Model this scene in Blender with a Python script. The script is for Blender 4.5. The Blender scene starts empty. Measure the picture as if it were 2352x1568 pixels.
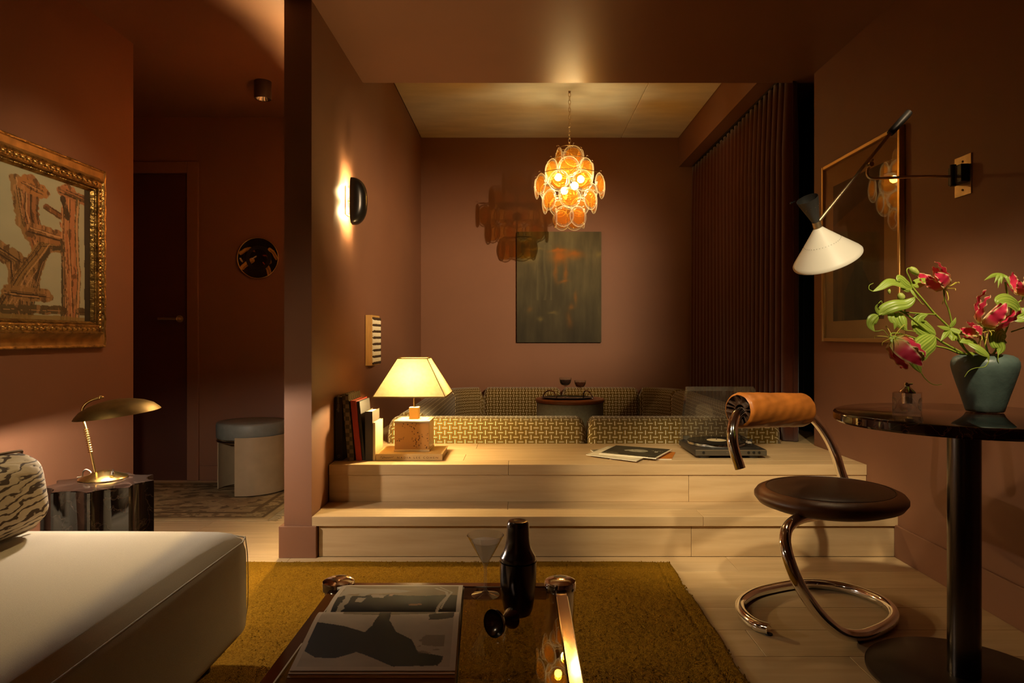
import bpy, bmesh, math, random
import numpy as np
from mathutils import Vector, Matrix

random.seed(7)
np.random.seed(7)
SC = bpy.context.scene
COL = SC.collection
R = math.radians
PI = math.pi

# ---------------------------------------------------------------- camera
FPX, CX, CY, H = 1568.0, 1195.0, 775.0, 0.96      # focal length in px, vanishing point, eye height
cam_d = bpy.data.cameras.new('camera')
cam_d.sensor_width = 36.0
cam_d.lens = FPX / 2352.0 * 36.0
cam_d.shift_x = -(CX - 1176.0) / 2352.0
cam_d.shift_y = -(784.0 - CY) / 2352.0
cam_d.clip_start = 0.02
cam = bpy.data.objects.new('camera', cam_d)
cam.location = (0, 0, H)
cam.rotation_euler = (PI / 2, 0, 0)
COL.objects.link(cam)
SC.camera = cam

# ---------------------------------------------------------------- world, exposure
w = bpy.data.worlds.new('world')
SC.world = w
w.use_nodes = True
w.node_tree.nodes['Background'].inputs[0].default_value = (0.9, 0.55, 0.28, 1)
w.node_tree.nodes['Background'].inputs[1].default_value = 0.0
SC.view_settings.view_transform = 'Standard'
SC.view_settings.look = 'None'
SC.view_settings.gamma = 1.0
SC.view_settings.use_curve_mapping = False
SC.view_settings.exposure = 0.38
try:
    SC.cycles.sample_clamp_indirect = 4.0
    SC.cycles.max_bounces = 8
    SC.cycles.diffuse_bounces = 4
    SC.cycles.glossy_bounces = 4
    SC.cycles.transparent_max_bounces = 20
    SC.cycles.caustics_reflective = False
    SC.cycles.caustics_refractive = False
    SC.cycles.blur_glossy = 0.6
except Exception:
    pass

AMBER = (1.0, 0.71, 0.31)
NEUT = (1.0, 0.81, 0.50)
POWER = dict(chandelier=14.0, table=32.0, sconce=30.0, hall=110.0, brass=24.0, cone=2.0)


def spot(name, loc, aim, energy, color, angle, blend=0.6, size=0.05):
    l = bpy.data.lights.new(name, 'SPOT')
    l.energy = energy
    l.color = color
    l.spot_size = R(angle)
    l.spot_blend = blend
    l.shadow_soft_size = size
    o = bpy.data.objects.new(name, l)
    o.location = loc
    d = Vector(aim) - Vector(loc)
    o.rotation_euler = d.to_track_quat('-Z', 'Y').to_euler()
    COL.objects.link(o)
    return o


# added spot lights out of frame, each in an unseen can added further down
SPOTS = [
    # loc (at the mouth of the fixture), aim, energy, colour, angle, blend, source radius
    ((0.98, 0.80, 2.30), (1.20, 2.15, 1.15), 130.0, NEUT, 33, 0.5, 0.05),                       # flowers, wall lamp
    ((1.50, 1.72, 2.08), (-0.83, 6.29, 1.08), 560.0, (1.0, 0.71, 0.41), 64, 0.95, 0.010),        # alcove wall, with barn doors
    ((-1.70, 0.95, 2.31), (-0.45, 2.70, 0.05), 38.0, NEUT, 56, 0.8, 0.05),                      # rug, risers, chaise
    ((-0.70, 2.42, 2.31), (-1.95, 2.85, 1.12), 34.0, (1.0, 0.74, 0.42), 56, 0.8, 0.05),         # left picture
    ((-0.40, 1.25, 2.31), (0.92, 3.20, 0.22), 230.0, (1.0, 0.79, 0.46), 30, 0.8, 0.07),          # steps on the right
]
for i_, s_ in enumerate(SPOTS):
    spot('added_spot_light', *s_)

# ---------------------------------------------------------------- helpers
WO = {}


def P(x, y, d):
    """point at depth d seen at picture position x, y (2352 x 1568 frame)"""
    return Vector(((x - CX) * d / FPX, d, H - (y - CY) * d / FPX))


def tag(o, label=None, cat=None, group=None, kind=None):
    if label: o['label'] = label
    if cat: o['category'] = cat
    if group: o['group'] = group
    if kind: o['kind'] = kind
    return o


def thing(name, loc, label, cat, group=None, kind=None):
    o = bpy.data.objects.new(name, None)
    o.empty_display_size = 0.05
    o.location = loc
    COL.objects.link(o)
    WO[o] = Vector(loc)
    return tag(o, label, cat, group, kind)


def mk(name, geo, mat, parent=None, smooth=True, angle=35, uv=None, col=None, label=None, cat=None, group=None, kind=None):
    vs, fs = geo[0], geo[1]
    if uv is None and len(geo) > 2:
        uv = geo[2]
    a = np.array([tuple(v) for v in vs], dtype=float)
    lo, hi = a.min(0), a.max(0)
    org = Vector(((lo[0] + hi[0]) / 2, (lo[1] + hi[1]) / 2, lo[2]))
    me = bpy.data.meshes.new(name)
    me.from_pydata([tuple(v) for v in (a - np.array(org))], [], [tuple(f) for f in fs])
    if smooth:
        me.polygons.foreach_set('use_smooth', [True] * len(me.polygons))
        if angle < 170:
            me.set_sharp_from_angle(angle=R(angle))
    if uv is not None:
        l = me.uv_layers.new(name='UVMap')
        idx = np.zeros(len(me.loops), dtype=np.int32)
        me.loops.foreach_get('vertex_index', idx)
        u = np.array(uv, dtype=np.float32)[idx]
        l.data.foreach_set('uv', u.reshape(-1))
    if col is not None:
        c = me.color_attributes.new('Col', 'FLOAT_COLOR', 'POINT')
        c4 = np.ones((len(vs), 4), dtype=np.float32)
        c4[:, :3] = col
        c.data.foreach_set('color', c4.reshape(-1))
    if isinstance(mat, (list, tuple)):
        for m in mat: me.materials.append(m)
    else:
        me.materials.append(mat)
    me.validate()
    o = bpy.data.objects.new(name, me)
    COL.objects.link(o)
    if parent is not None:
        o.parent = parent
        o.location = org - WO[parent]
    else:
        o.location = org
    WO[o] = org
    return tag(o, label, cat, group, kind)


def share(src, name, loc, parent, rot=(0, 0, 0)):
    """another object on the same mesh; loc is a world position"""
    o = src.copy()
    o.name = name
    COL.objects.link(o)
    o.parent = parent
    o.location = Vector(loc) - (WO[parent] if parent is not None else Vector((0, 0, 0)))
    o.rotation_euler = rot
    WO[o] = Vector(loc)
    return o


def flip(fs): return [tuple(reversed(f)) for f in fs]


def join(*gs):
    vs, fs, uv = [], [], []
    hasuv = all(len(g) > 2 and g[2] is not None for g in gs)
    for g in gs:
        n = len(vs)
        vs += [tuple(v) for v in g[0]]
        fs += [tuple(i + n for i in f) for f in g[1]]
        if hasuv: uv += list(g[2])
    return (vs, fs, uv) if hasuv else (vs, fs)


def xf(g, M):
    return ([tuple(M @ Vector(v)) for v in g[0]],) + tuple(g[1:])


def box(x0, x1, y0, y1, z0, z1, b=0.0, seg=2):
    bm = bmesh.new()
    bmesh.ops.create_cube(bm, size=1)
    for v in bm.verts:
        v.co = Vector((x0 + (v.co.x + .5) * (x1 - x0), y0 + (v.co.y + .5) * (y1 - y0), z0 + (v.co.z + .5) * (z1 - z0)))
    if b > 0:
        bmesh.ops.bevel(bm, geom=bm.edges[:], offset=b, segments=seg, profile=0.5, affect='EDGES')
    bmesh.ops.recalc_face_normals(bm, faces=bm.faces[:])
    bm.verts.ensure_lookup_table()
    vs = [tuple(v.co) for v in bm.verts]
    fs = [tuple(v.index for v in f.verts) for f in bm.faces]
    bm.free()
    return vs, fs


def hexa(pts, b=0.0, seg=2):
    """box from 8 corners: bottom four then top four, counter-clockwise from above"""
    bm = bmesh.new()
    v = [bm.verts.new(p) for p in pts]
    for f in ((3, 2, 1, 0), (4, 5, 6, 7), (0, 1, 5, 4), (1, 2, 6, 5), (2, 3, 7, 6), (3, 0, 4, 7)):
        bm.faces.new([v[i] for i in f])
    if b > 0:
        bmesh.ops.bevel(bm, geom=bm.edges[:], offset=b, segments=seg, profile=0.5, affect='EDGES')
    bmesh.ops.recalc_face_normals(bm, faces=bm.faces[:])
    bm.verts.ensure_lookup_table()
    vs = [tuple(q.co) for q in bm.verts]
    fs = [tuple(q.index for q in f.verts) for f in bm.faces]
    bm.free()
    return vs, fs


def frame_for(axis):
    a = Vector(axis).normalized()
    t = Vector((0, 0, 1)) if abs(a.z) < 0.9 else Vector((1, 0, 0))
    u = a.cross(t).normalized()
    v = a.cross(u).normalized()
    return a, u, v


def lathe(prof, org=(0, 0, 0), axis=(0, 0, 1), n=32):
    """prof: list of (radius, height along axis)"""
    a, u, v = frame_for(axis)
    if Vector(axis).normalized().z > 0.999:
        u, v = Vector((1, 0, 0)), Vector((0, 1, 0))
    o = Vector(org)
    vs, fs, rings = [], [], []
    for r, h in prof:
        if r < 1e-6:
            rings.append([len(vs)])
            vs.append(tuple(o + a * h))
        else:
            s = len(vs)
            for k in range(n):
                t = 2 * PI * k / n
                vs.append(tuple(o + a * h + u * (r * math.cos(t)) + v * (r * math.sin(t))))
            rings.append(list(range(s, s + n)))
    for A, B in zip(rings, rings[1:]):
        if len(A) == 1 and len(B) == 1: continue
        for k in range(n):
            j = (k + 1) % n
            if len(A) == 1: fs.append((A[0], B[j], B[k]))
            elif len(B) == 1: fs.append((A[k], A[j], B[0]))
            else: fs.append((A[k], A[j], B[j], B[k]))
    # consistent outward normals
    bm = bmesh.new()
    bv = [bm.verts.new(p) for p in vs]
    for f in fs: bm.faces.new([bv[i] for i in f])
    bmesh.ops.recalc_face_normals(bm, faces=bm.faces[:])
    bm.verts.index_update()
    fs = [tuple(q.index for q in f.verts) for f in bm.faces]
    bm.free()
    return vs, fs


def spline(pts, k=8, closed=False):
    p = [Vector(q) for q in pts]
    n = len(p)
    out = []
    for i in range(n if closed else n - 1):
        if closed:
            a, b, c, d = p[i - 1], p[i], p[(i + 1) % n], p[(i + 2) % n]
        else:
            b, c = p[i], p[i + 1]
            a = p[i - 1] if i > 0 else b * 2 - c
            d = p[i + 2] if i + 2 < n else c * 2 - b
        for j in range(k):
            t = j / k
            out.append(0.5 * ((2 * b) + (c - a) * t + (2 * a - 5 * b + 4 * c - d) * t * t + (3 * b - a - 3 * c + d) * t ** 3))
    if not closed: out.append(p[-1])
    return out


def tube(pts, r, n=10, closed=False, cap=True):
    p = [Vector(q) for q in pts]
    m = len(p)
    rr = list(r) if hasattr(r, '__len__') else [r] * m
    if len(rr) != m:
        rr = list(np.interp(np.linspace(0, 1, m), np.linspace(0, 1, len(rr)), rr))
    tang = []
    for i in range(m):
        if closed: t = p[(i + 1) % m] - p[i - 1]
        else: t = p[min(i + 1, m - 1)] - p[max(i - 1, 0)]
        tang.append(t.normalized() if t.length > 0 else Vector((0, 0, 1)))
    _, u, v = frame_for(tang[0])
    vs, fs = [], []
    for i in range(m):
        u = (u - tang[i] * u.dot(tang[i])).normalized()
        v = tang[i].cross(u)
        for k in range(n):
            t = 2 * PI * k / n
            vs.append(tuple(p[i] + (u * math.cos(t) + v * math.sin(t)) * rr[i]))
    for i in range(m if closed else m - 1):
        j = (i + 1) % m
        for k in range(n):
            l = (k + 1) % n
            fs.append((i * n + k, i * n + l, j * n + l, j * n + k))
    if cap and not closed:
        fs.append(tuple(reversed(range(n))))
        fs.append(tuple(range((m - 1) * n, m * n)))
    return vs, fs


def grid(nu, nv, fn):
    vs, uv, fs = [], [], []
    for j in range(nv + 1):
        for i in range(nu + 1):
            u, v = i / nu, j / nv
            vs.append(tuple(fn(u, v)))
            uv.append((u, v))
    for j in range(nv):
        for i in range(nu):
            a = j * (nu + 1) + i
            fs.append((a, a + 1, a + nu + 2, a + nu + 1))
    return vs, fs, uv


def rbox(c, h, r, n=10, bulge=(0, 0, 0)):
    """rounded, softly bulging cushion: centre, half sizes, edge radius"""
    bm = bmesh.new()
    bmesh.ops.create_cube(bm, size=2)
    bmesh.ops.subdivide_edges(bm, edges=bm.edges[:], cuts=n, use_grid_fill=True)
    h = Vector(h)
    r = min(r, min(h) * 0.98)
    for v in bm.verts:
        q = v.co.copy()
        # denser near the edges
        q = Vector([math.copysign(abs(t) ** 0.6, t) for t in q])
        f = Vector((q.x * h.x, q.y * h.y, q.z * h.z))
        inner = Vector([max(-(h[i] - r), min(h[i] - r, f[i])) for i in range(3)])
        d = f - inner
        if d.length > 1e-9:
            f = inner + d.normalized() * r
        for i in range(3):
            a, b = (i + 1) % 3, (i + 2) % 3
            f[i] += bulge[i] * (math.copysign(1, q[i]) if abs(q[i]) > .98 else q[i]) * max(0, 1 - q[a] ** 2) ** .7 * max(0, 1 - q[b] ** 2) ** .7
        v.co = f + Vector(c)
    bm.verts.ensure_lookup_table()
    bmesh.ops.recalc_face_normals(bm, faces=bm.faces[:])
    vs = [tuple(v.co) for v in bm.verts]
    fs = [tuple(v.index for v in f.verts) for f in bm.faces]
    bm.free()
    return vs, fs


def cushion_along(path, prof, endr=0.04):
    """closed profile [(offset, z)] swept along a flat path [(x, y)], ends pulled in; uv in metres"""
    p = [Vector((q[0], q[1])) for q in path]
    m = len(p)
    s = [0.0]
    for a, b in zip(p, p[1:]): s.append(s[-1] + (b - a).length)
    L = s[-1]
    cz = sum(q[1] for q in prof) / len(prof)
    co = sum(q[0] for q in prof) / len(prof)
    pl = [0.0]
    for a, b in zip(prof, prof[1:] + prof[:1]): pl.append(pl[-1] + math.dist(a, b))
    vs, uv, fs = [], [], []
    n = len(prof)
    for i in range(m):
        t = (p[min(i + 1, m - 1)] - p[max(i - 1, 0)]).normalized()
        nrm = Vector((-t.y, t.x))
        e = min(s[i], L - s[i])
        k = 1.0 if e >= endr else math.sqrt(max(0.0, 1 - (1 - e / endr) ** 2)) * 0.45 + 0.55
        for j in range(n + 1):
            o_, z_ = prof[j % n]
            q = p[i] + nrm * (co + (o_ - co) * k)
            vs.append((q.x, q.y, cz + (z_ - cz) * k))
            uv.append((s[i], pl[j]))
    for i in range(m - 1):
        for j in range(n):
            a = i * (n + 1) + j
            fs.append((a, a + 1, a + n + 2, a + n + 1))
    fs.append(tuple(range(n)))
    fs.append(tuple(reversed([(m - 1) * (n + 1) + j for j in range(n)])))
    return vs, fs, uv


def rrect(w, h, r, k=5, o0=0.0, z0=0.0):
    """rounded rectangle profile, offset 0..w, z z0..z0+h"""
    out = []
    for cx_, cz_, a0 in ((w - r, r, -90), (w - r, h - r, 0), (r, h - r, 90), (r, r, 180)):
        for i in range(k + 1):
            a = R(a0 + 90 * i / k)
            out.append((o0 + cx_ + r * math.cos(a), z0 + cz_ + r * math.sin(a)))
    return out


def dense(path, step=0.02):
    out = []
    for a, b in zip(path, path[1:]):
        n = max(1, int(math.dist(a, b) / step))
        for i in range(n):
            t = i / n
            out.append((a[0] + (b[0] - a[0]) * t, a[1] + (b[1] - a[1]) * t))
    out.append(path[-1])
    return out


# ---------------------------------------------------------------- materials
def srgb(c):
    c = np.array(c, dtype=float)
    return np.where(c <= 0.04045, c / 12.92, ((c + 0.055) / 1.055) ** 2.4)


def hexc(h):
    return tuple(srgb([int(h[i:i + 2], 16) / 255 for i in (0, 2, 4)]))


def new_mat(name):
    m = bpy.data.materials.new(name)
    m.use_nodes = True
    nt = m.node_tree
    return m, nt, nt.nodes['Principled BSDF'], nt.nodes['Material Output']


def M(name, col, rough=0.5, metal=0.0, spec=0.5, var=0.0, vscale=8.0, stretch=(1, 1, 1), bump=0.0, bscale=150.0,
      sheen=0.0, coat=0.0, rnd=0.0, col2=None, detail=4.0):
    m, nt, b, out = new_mat(name)
    b.inputs['Base Color'].default_value = (*col, 1)
    b.inputs['Roughness'].default_value = rough
    b.inputs['Metallic'].default_value = metal
    b.inputs['Specular IOR Level'].default_value = spec
    if coat: b.inputs['Coat Weight'].default_value = coat; b.inputs['Coat Roughness'].default_value = 0.08
    if sheen: b.inputs['Sheen Weight'].default_value = sheen; b.inputs['Sheen Roughness'].default_value = 0.5
    L = nt.links.new
    tc = nt.nodes.new('ShaderNodeTexCoord')
    mp = nt.nodes.new('ShaderNodeMapping')
    mp.inputs['Scale'].default_value = stretch
    L(tc.outputs['Object'], mp.inputs['Vector'])
    last = None
    if var or col2:
        n = nt.nodes.new('ShaderNodeTexNoise')
        n.inputs['Scale'].default_value = vscale
        n.inputs['Detail'].default_value = detail
        L(mp.outputs['Vector'], n.inputs['Vector'])
        r = nt.nodes.new('ShaderNodeValToRGB')
        c2 = col2 if col2 else tuple(x * (1 - var) for x in col)
        c1 = col if col2 else tuple(min(1, x * (1 + var)) for x in col)
        r.color_ramp.elements[0].position = 0.3
        r.color_ramp.elements[0].color = (*c2, 1)
        r.color_ramp.elements[1].position = 0.7
        r.color_ramp.elements[1].color = (*c1, 1)
        L(n.outputs['Fac'], r.inputs['Fac'])
        last = r.outputs['Color']
    if rnd:
        oi = nt.nodes.new('ShaderNodeObjectInfo')
        mr = nt.nodes.new('ShaderNodeMapRange')
        mr.inputs['To Min'].default_value = 1 - rnd
        mr.inputs['To Max'].default_value = 1 + rnd
        L(oi.outputs['Random'], mr.inputs['Value'])
        hs = nt.nodes.new('ShaderNodeHueSaturation')
        if last is not None: L(last, hs.inputs['Color'])
        else: hs.inputs['Color'].default_value = (*col, 1)
        L(mr.outputs['Result'], hs.inputs['Value'])
        last = hs.outputs['Color']
    if last is not None: L(last, b.inputs['Base Color'])
    if bump:
        n2 = nt.nodes.new('ShaderNodeTexNoise')
        n2.inputs['Scale'].default_value = bscale
        n2.inputs['Detail'].default_value = 3
        L(mp.outputs['Vector'], n2.inputs['Vector'])
        bp = nt.nodes.new('ShaderNodeBump')
        bp.inputs['Strength'].default_value = bump
        bp.inputs['Distance'].default_value = 0.01
        L(n2.outputs['Fac'], bp.inputs['Height'])
        L(bp.outputs['Normal'], b.inputs['Normal'])
    return m


def clear_mat(name, tint=(1, 1, 1), gloss=1.0, rough=0.02, frost=0.0, frost_col=(1, 1, 1), ior=1.45):
    """thin clear body: tinted see-through + mirror reflection by Fresnel, optionally a little scattering"""
    m, nt, b, out = new_mat(name)
    nt.nodes.remove(b)
    L = nt.links.new
    tr = nt.nodes.new('ShaderNodeBsdfTransparent')
    tr.inputs['Color'].default_value = (*tint, 1)
    last = tr.outputs[0]
    if frost:
        tl = nt.nodes.new('ShaderNodeBsdfTranslucent')
        tl.inputs['Color'].default_value = (*frost_col, 1)
        df = nt.nodes.new('ShaderNodeBsdfDiffuse')
        df.inputs['Color'].default_value = (*frost_col, 1)
        ad = nt.nodes.new('ShaderNodeMixShader')
        ad.inputs[0].default_value = 0.5
        L(tl.outputs[0], ad.inputs[1]); L(df.outputs[0], ad.inputs[2])
        mx0 = nt.nodes.new('ShaderNodeMixShader')
        mx0.inputs[0].default_value = frost
        L(last, mx0.inputs[1]); L(ad.outputs[0], mx0.inputs[2])
        last = mx0.outputs[0]
    gl = nt.nodes.new('ShaderNodeBsdfGlossy')
    gl.inputs['Roughness'].default_value = rough
    lw = nt.nodes.new('ShaderNodeLayerWeight')
    lw.inputs['Blend'].default_value = 0.5
    pw = nt.nodes.new('ShaderNodeMath'); pw.operation = 'POWER'; pw.inputs[1].default_value = 5.0
    L(lw.outputs['Facing'], pw.inputs[0])
    f0 = ((ior - 1) / (ior + 1)) ** 2
    mu = nt.nodes.new('ShaderNodeMath'); mu.operation = 'MULTIPLY_ADD'; mu.use_clamp = True
    mu.inputs[1].default_value = (1 - f0) * gloss
    mu.inputs[2].default_value = f0 * gloss
    L(pw.outputs[0], mu.inputs[0])
    mx = nt.nodes.new('ShaderNodeMixShader')
    L(mu.outputs[0], mx.inputs[0])
    L(last, mx.inputs[1]); L(gl.outputs[0], mx.inputs[2])
    L(mx.outputs[0], out.inputs['Surface'])
    return m


def glow(name, col, strength):
    m, nt, b, out = new_mat(name)
    nt.nodes.remove(b)
    e = nt.nodes.new('ShaderNodeEmission')
    e.inputs[0].default_value = (*col, 1)
    e.inputs[1].default_value = strength
    nt.links.new(e.outputs[0], out.inputs['Surface'])
    return m


def attr_mat(name, rough=0.6, spec=0.3, coat=0.0):
    m, nt, b, out = new_mat(name)
    a = nt.nodes.new('ShaderNodeVertexColor')
    a.layer_name = 'Col'
    nt.links.new(a.outputs['Color'], b.inputs['Base Color'])
    b.inputs['Roughness'].default_value = rough
    b.inputs['Specular IOR Level'].default_value = spec
    if coat: b.inputs['Coat Weight'].default_value = coat; b.inputs['Coat Roughness'].default_value = 0.05
    return m


def basket_mat(name):
    m, nt, b, out = new_mat(name)
    L = nt.links.new
    N = nt.nodes.new

    def math_(op, a, c=None):
        q = N('ShaderNodeMath'); q.operation = op
        for i, s in enumerate((a, c)):
            if s is None: continue
            if isinstance(s, (int, float)): q.inputs[i].default_value = s
            else: L(s, q.inputs[i])
        return q.outputs[0]
    uvn = N('ShaderNodeUVMap'); uvn.uv_map = 'UVMap'
    sp = N('ShaderNodeSeparateXYZ'); L(uvn.outputs[0], sp.inputs[0])
    u = math_('MULTIPLY', sp.outputs[0], 1 / 0.0290)
    v = math_('MULTIPLY', sp.outputs[1], 1 / 0.0265)
    par = math_('FLOORED_MODULO', math_('ADD', math_('FLOOR', u), math_('FLOOR', v)), 2.0)
    fu, fv = math_('FRACT', u), math_('FRACT', v)
    mixv = N('ShaderNodeMix'); mixv.data_type = 'FLOAT'
    L(par, mixv.inputs[0]); L(fu, mixv.inputs[2]); L(fv, mixv.inputs[3])
    ramp = N('ShaderNodeValToRGB')
    cr = ramp.color_ramp
    cr.interpolation = 'CONSTANT'
    dark, gold, cream = hexc('160e03'), hexc('6f5825'), hexc('efe0b8')
    stops = [(0.0, dark), (0.06, gold), (0.36, dark), (0.44, cream), (0.56, dark), (0.64, gold), (0.94, dark)]
    while len(cr.elements) < len(stops): cr.elements.new(0.5)
    for e, (p_, c_) in zip(cr.elements, stops):
        e.position = p_; e.color = (*c_, 1)
    L(mixv.outputs[0], ramp.inputs[0])
    L(ramp.outputs[0], b.inputs['Base Color'])
    b.inputs['Roughness'].default_value = 0.85
    b.inputs['Specular IOR Level'].default_value = 0.15
    b.inputs['Sheen Weight'].default_value = 0.2
    return m


WALL = hexc('a0684f')
m_wall = M('terracotta_paint', hexc('7c553e'), 0.55, spec=0.3, var=0.03, vscale=3, bump=0.03, bscale=220)
m_ceil = M('terracotta_ceiling_paint', hexc('805a45'), 0.34, spec=0.45, var=0.03, vscale=3, bump=0.02, bscale=160)
m_concrete = M('limewashed_concrete', hexc('e0d6c0'), 0.85, spec=0.2, var=0.10, vscale=2.5, stretch=(1, 3.5, 1), bump=0.08, bscale=70, detail=8)
m_oak = M('oiled_oak', hexc('c5a981'), 0.42, spec=0.35, col2=hexc('b3966d'), vscale=5.0, stretch=(0.55, 6, 6), bump=0.03, bscale=60, rnd=0.06, detail=7)
m_door = M('dark_door_paint', hexc('4a2a20'), 0.45, spec=0.4)
m_rug = M('mustard_pile', hexc('8f6716'), 0.95, spec=0.05, var=0.30, vscale=200, bump=0.9, bscale=300)
m_linen = M('cream_linen', hexc('b8ac98'), 0.9, spec=0.15, var=0.07, vscale=420, bump=0.25, bscale=700, sheen=0.15)
m_piping = M('cream_piping', hexc('b3a895'), 0.9, spec=0.1)
m_chrome = M('chrome', (0.92, 0.90, 0.87), 0.08, metal=1.0)
m_chrome_d = M('smoked_chrome', (0.46, 0.40, 0.36), 0.09, metal=1.0)
m_gun = M('gunmetal', (0.16, 0.14, 0.13), 0.20, metal=1.0, bump=0.015, bscale=90)
m_brass = M('polished_brass', (0.80, 0.58, 0.22), 0.18, metal=1.0)
m_brass_d = M('aged_brass', (0.20, 0.125, 0.045), 0.48, metal=1.0, var=0.15, vscale=30)
m_brass_m = M('brushed_brass', (0.68, 0.53, 0.32), 0.46, metal=1.0)
m_black = M('matt_black_metal', (0.012, 0.011, 0.010), 0.45, metal=0.3)
m_blackgloss = M('satin_black', (0.010, 0.009, 0.008), 0.3)
m_white_lacquer = M('white_lacquer', hexc('efe7d8'), 0.45, spec=0.4)
m_tan = M('cognac_leather', hexc('99591f'), 0.42, spec=0.45, var=0.24, vscale=9, bump=0.05, bscale=45, coat=0.05)
m_brownleather = M('dark_brown_leather', hexc('38210f'), 0.4, spec=0.45, var=0.22, vscale=7, bump=0.04, bscale=220)
m_tanrim = M('worn_brown_leather', hexc('593214'), 0.42, spec=0.45, var=0.3, vscale=6, bump=0.04, bscale=220)
m_gold = M('gilt_wood', (0.56, 0.35, 0.10), 0.34, metal=0.85, col2=(0.10, 0.055, 0.018), vscale=30, bump=0.5, bscale=60)
m_goldflat = M('gilt_cove', (0.42, 0.24, 0.07), 0.42, metal=0.7, var=0.35, vscale=18, bump=0.1, bscale=40)
m_art = attr_mat('painted_canvas', 0.7, 0.25)
m_print = attr_mat('printed_paper', 0.6, 0.12)
m_paper = M('page_edges', hexc('d9c9ae'), 0.8, spec=0.1, var=0.1, vscale=40, stretch=(0.2, 0.2, 30))
m_paperw = M('white_paper', hexc('e4dac6'), 0.7, spec=0.2)
m_glazed = attr_mat('glazed_plate', 0.12, 0.6)
m_curtain = M('rust_velvet', hexc('4c2414'), 0.85, spec=0.1, sheen=0.35, var=0.12, vscale=30, stretch=(3, 3, 0.3))
m_curtain2 = M('dark_green_velvet', hexc('1c1f18'), 0.9, spec=0.1, sheen=0.1)
m_basket = basket_mat('basketweave_fabric')
m_bluegrey = M('blue_grey_felt', hexc('8d8d83'), 0.9, spec=0.1, var=0.1, vscale=60)
m_bluecush = M('blue_grey_leather', hexc('6d706a'), 0.5, spec=0.4, var=0.1, vscale=25, bump=0.1, bscale=60)
m_beigepanel = M('beige_leather_panel', hexc('9a8668'), 0.55, spec=0.3, var=0.08, vscale=12)
m_walnut = M('walnut', hexc('8b4f27'), 0.35, spec=0.45, var=0.2, vscale=6, stretch=(1, 8, 8))
m_teal = M('teal_ceramic', hexc('566660'), 0.42, spec=0.5, var=0.16, vscale=28, bump=0.06, bscale=90)
m_burl = None
m_parch = M('parchment', hexc('cfae74'), 0.5, spec=0.3, var=0.07, vscale=12)
m_navy = M('night_glass', (0.010, 0.013, 0.014), 0.12, spec=0.6)
m_stamen = M('stamen', hexc('cfc24a'), 0.5)
m_stem = M('green_stem', hexc('93a53a'), 0.45, spec=0.4)
m_bud = M('green_bud', hexc('a9b355'), 0.5, spec=0.35, var=0.2, vscale=60)
m_ink = M('printed_ink', hexc('3a2412'), 0.6)
m_inkw = M('pale_ink', hexc('8f8577'), 0.6)
m_rubber = M('black_rubber', (0.01, 0.01, 0.01), 0.7)
m_glass = clear_mat('drinking_glass', (0.97, 0.97, 0.95), 2.2, 0.01, frost=0.035, frost_col=(1, 0.95, 0.88))
m_smoked = clear_mat('smoked_glass', (0.70, 0.65, 0.50), 1.0, 0.005, ior=1.5)
m_pane = clear_mat('picture_glass', (0.93, 0.93, 0.92), 1.0, 0.004, ior=1.5)
m_acrylic = clear_mat('clear_acrylic', (0.88, 0.87, 0.84), 1.6, 0.03, frost=0.06, frost_col=(0.8, 0.75, 0.65))
m_amber = clear_mat('amber_glass', (0.97, 0.72, 0.32), 1.3, 0.03, frost=0.14, frost_col=(1.0, 0.52, 0.12))
m_rim = clear_mat('clear_glass_rim', (0.97, 0.93, 0.84), 1.2, 0.04, frost=0.07, frost_col=(1.0, 0.95, 0.85))


def marble_mat(name, base, vein, rough=0.12, scale=3.0, thin=0.05):
    m, nt, b, out = new_mat(name)
    L = nt.links.new
    tc = nt.nodes.new('ShaderNodeTexCoord')
    n = nt.nodes.new('ShaderNodeTexNoise')
    n.inputs['Scale'].default_value = scale
    n.inputs['Detail'].default_value = 9
    n.inputs['Distortion'].default_value = 1.6
    L(tc.outputs['Object'], n.inputs['Vector'])
    r = nt.nodes.new('ShaderNodeValToRGB')
    cr = r.color_ramp
    cr.elements[0].position = 0.5 - thin; cr.elements[0].color = (*base, 1)
    cr.elements[1].position = 0.5; cr.elements[1].color = (*vein, 1)
    e = cr.elements.new(0.5 + thin * 0.6); e.color = (*[x * 1.5 for x in base], 1)
    L(n.outputs['Fac'], r.inputs['Fac'])
    L(r.outputs['Color'], b.inputs['Base Color'])
    b.inputs['Roughness'].default_value = rough
    b.inputs['Specular IOR Level'].default_value = 0.6
    return m


m_marble_red = marble_mat('red_marble', hexc('2a120b'), hexc('86583a'), 0.06, 14.0, 0.02)
m_marble_blk = marble_mat('dark_brown_marble', hexc('140e0b'), hexc('382b24'), 0.10, 7.0, 0.03)


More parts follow.
